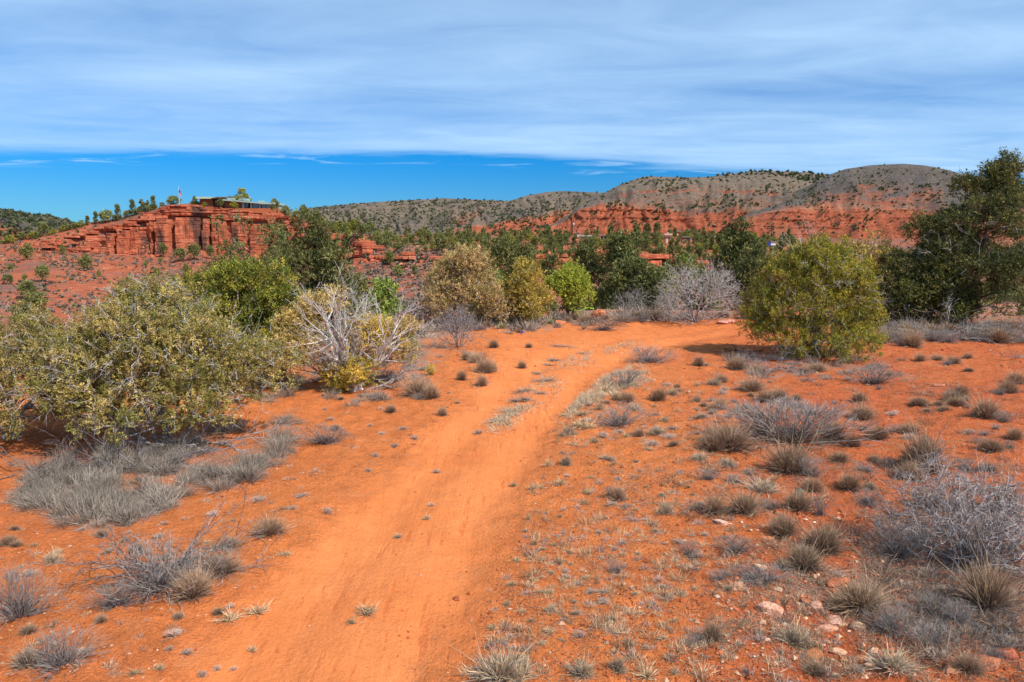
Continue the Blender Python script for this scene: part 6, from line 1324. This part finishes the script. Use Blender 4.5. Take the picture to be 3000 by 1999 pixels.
cn = mk('canton', V, F, None, MATS['flag_blue'], fl)
tag(FP, 'thin flagpole on the cliff top left of the house', 'flagpole'); tag(fl, 'red, white and blue striped flag hanging limp from its pole', 'flag')
# houses on the wooded shelf
def cabin(pl, pr, pt, pb, d, label, wallm, roofm, extra=None, name='cabin'):
    h_ = shoot((pl + pr) / 2, pb, 'hillside'); d = min(h_.y, 470) if h_ is not None and h_.y > 200 else d
    a0, b0 = ray(pl, pb); x0 = a0 * d; z0 = CAM_Z + b0 * d; k = d / FPX; w = (pr - pl) * k; h = (pb - pt) * k; o = empty(name, (x0, d, z0))
    box('wall', (w * .05, w * .95, 0, w * .7, -4, h * .80), wallm, o); box('roof', (-w * .05, w * 1.05, -.7, w * .75, h * .81, h), roofm, o)
    dr = box('door', (w * .30, w * .44, -.08, -.003, -.2, h * .5), 'white_paint', o); wi = box('window', (w * .60, w * .82, -.06, -.003, h * .28, h * .62), 'dark_glass', o)
    box('frame', (w * .58, w * .84, -.1, -.061, h * .62, h * .68), 'cream_paint', wi)
    for (nm, b, m_) in extra or []: box(nm, (b[0] * w, b[1] * w, b[2], b[3], b[4] * h, b[5] * h), m_, o)
    tag(o, label, 'house', 'houses on the wooded shelf'); return o
cabin(1702, 1731, 690, 707, 400, 'rust coloured cabin with grey-green roof below the utility pole', 'rust_wall', 'teal_roof')
c_ = empty('carport', (0, 0, 0)); a, b = ray(1758, 703); h_ = shoot(1767, 703, 'hillside'); d = h_.y if h_ is not None and 200 < h_.y < 470 else 402; k = d / FPX; c_.location = (a * d, d, CAM_Z + b * d)
box('roof', (-.5, 20 * k, -1, 4, 13 * k - .5, 13 * k), 'grey_roof', c_); box('wall', (.3, 19 * k - .5, 3, 3.4, -3, 13 * k - .51), 'dark_wood', c_)
for xx in (.1, 9 * k, 19 * k - .4): box('post', (xx, xx + .3, -.6, -.3, -3, 13 * k - .51), 'cream_paint', c_)
tag(c_, 'dark open carport right of the rust cabin', 'carport', 'houses on the wooded shelf')
cabin(1946, 1967, 685, 712, 396, 'two-storey orange house with cream upper wall', 'orange_wood', 'cream_paint', [('upper_wall', (.02, .98, -.3, -.12, .66, .8), 'cream_paint'), ('band', (.0, 1.0, -.5, -.31, .60, .64), 'brown_wood'), ('chimney', (.45, .6, 1, 2, 1.001, 1.12), 'cream_paint')], 'house')
cabin(1997, 2022, 693, 710, 404, 'low orange house with flat roof, right of the two-storey house', 'orange_wood', 'grey_roof')
cabin(1978, 1996, 677, 692, 430, 'grey hip-roofed house peeping behind the two-storey house', 'rust_wall', 'grey_roof')
cabin(2066, 2084, 690, 702, 420, 'far small dark house at the right end of the shelf', 'brown_wood', 'grey_roof')
cabin(1690, 1700, 681, 690, 430, 'tiny pink-walled shed beside the utility pole', 'cream_paint', 'grey_roof', name='shed')
# utility pole
h_ = shoot(1680, 699, 'hillside'); d = h_.y if h_ is not None and 200 < h_.y < 470 else 395; a, b = ray(1680, 697); U = empty('utility_pole', (a * d, d, CAM_Z + b * d)); g = Geo(); hh = 40 * d / FPX
tubes(g, [(0, 0, -3)], [(0, 0, hh)], [.22], [.15], A_([.42, .30, .16]), 8); g.build('pole', MATS['bark'], U); box('crossarm', (-1.1, 1.1, -.12, .12, hh - .7, hh - .45), 'orange_wood', U); box('transformer', (-.35, .35, -.75, -.13, hh - .6, hh + .6), 'white_paint', U)
g = Geo(); tubes(g, [(0, -.3, hh - 1)], [(6.5, -1, -1)], [.05], [.05], A_([.5, .45, .35]), 4); g.build('guy_wire', MATS['bark'], U)
tag(U, 'wooden utility pole with white box on top, left of the rust cabin', 'utility pole')
# blue and white boxes on a stand behind the yellow-green juniper
d = 34.0; a, b = ray(2252, 722); z0 = CAM_Z + b * d; B = empty('box_stand', (a * d, d, z0)); k = d / FPX; g0 = float(ground_z(np.array([a * d]), np.array([d]), False)[0]) - z0
g = Geo(); tubes(g, [(.25, .1, g0)], [(.25, .1, 0)], [.05], [.04], A_([.45, .42, .4]), 6); g.build('post', MATS['bark'], B)
box('blue_panel', (0, 5 * k, 0, .08, 0, 14 * k), 'blue_plastic', B); box('white_panel', (6 * k, 20 * k, 0, .1, 3 * k, 13 * k), 'white_paint', B); box('top_rail', (5 * k, 22 * k, -.05, .12, 13.1 * k, 14.5 * k), 'metal_grey', B)
tag(B, 'blue and white panels on a post behind the yellow-green juniper', 'box')
# lime marker tape near the brink
x, y = base(1712, 925); g = Geo(); p0 = np.array([x - .55, y + .6, float(ground_z(np.array([x]), np.array([y]))[0])])
pts = [p0 + np.array([t * 1.1, 0, .18 + .16 * t + .05 * math.cos(t * 9)]) for t in np.linspace(0, 1, 9)]
tubes(g, pts[:-1], pts[1:], [.022] * 8, [.022] * 8, A_([.45, .75, .05]), 5); tubes(g, [pts[-1] - np.array([0, 0, .4])], [pts[-1] + np.array([0, 0, .08])], [.02], [.02], A_([.5, .7, .1]), 5)
o = g.build('marker_tape', MATS['lime_tape']); tag(o, 'lime green tape strung between stakes at the far edge', 'marker tape')
# two small blue things lying on the soil by the mustard juniper
x, y = base(1531, 980); g = Geo(); tubes(g, [(-.1, 0, .0), (0, 0, .12)], [(.04, 0, .12), (.14, 0, .05)], [.02, .02], [.02, .02], A_([.05, .07, .3]), 5); o = g.build('blue_strap', MATS['blue_plastic']); o.location = (x, y, float(ground_z(np.array([x]), np.array([y]))[0])); tag(o, 'bit of dark blue strap on the soil in front of the mustard juniper', 'strap')
finish_labels()
print('done', round(time.time() - T0, 1), 'tris', sum(len(m_.polygons) * (1 if len(m_.polygons) and m_.polygons[0].loop_total == 3 else 2) for m_ in bpy.data.meshes), 'objects', len(bpy.data.objects))
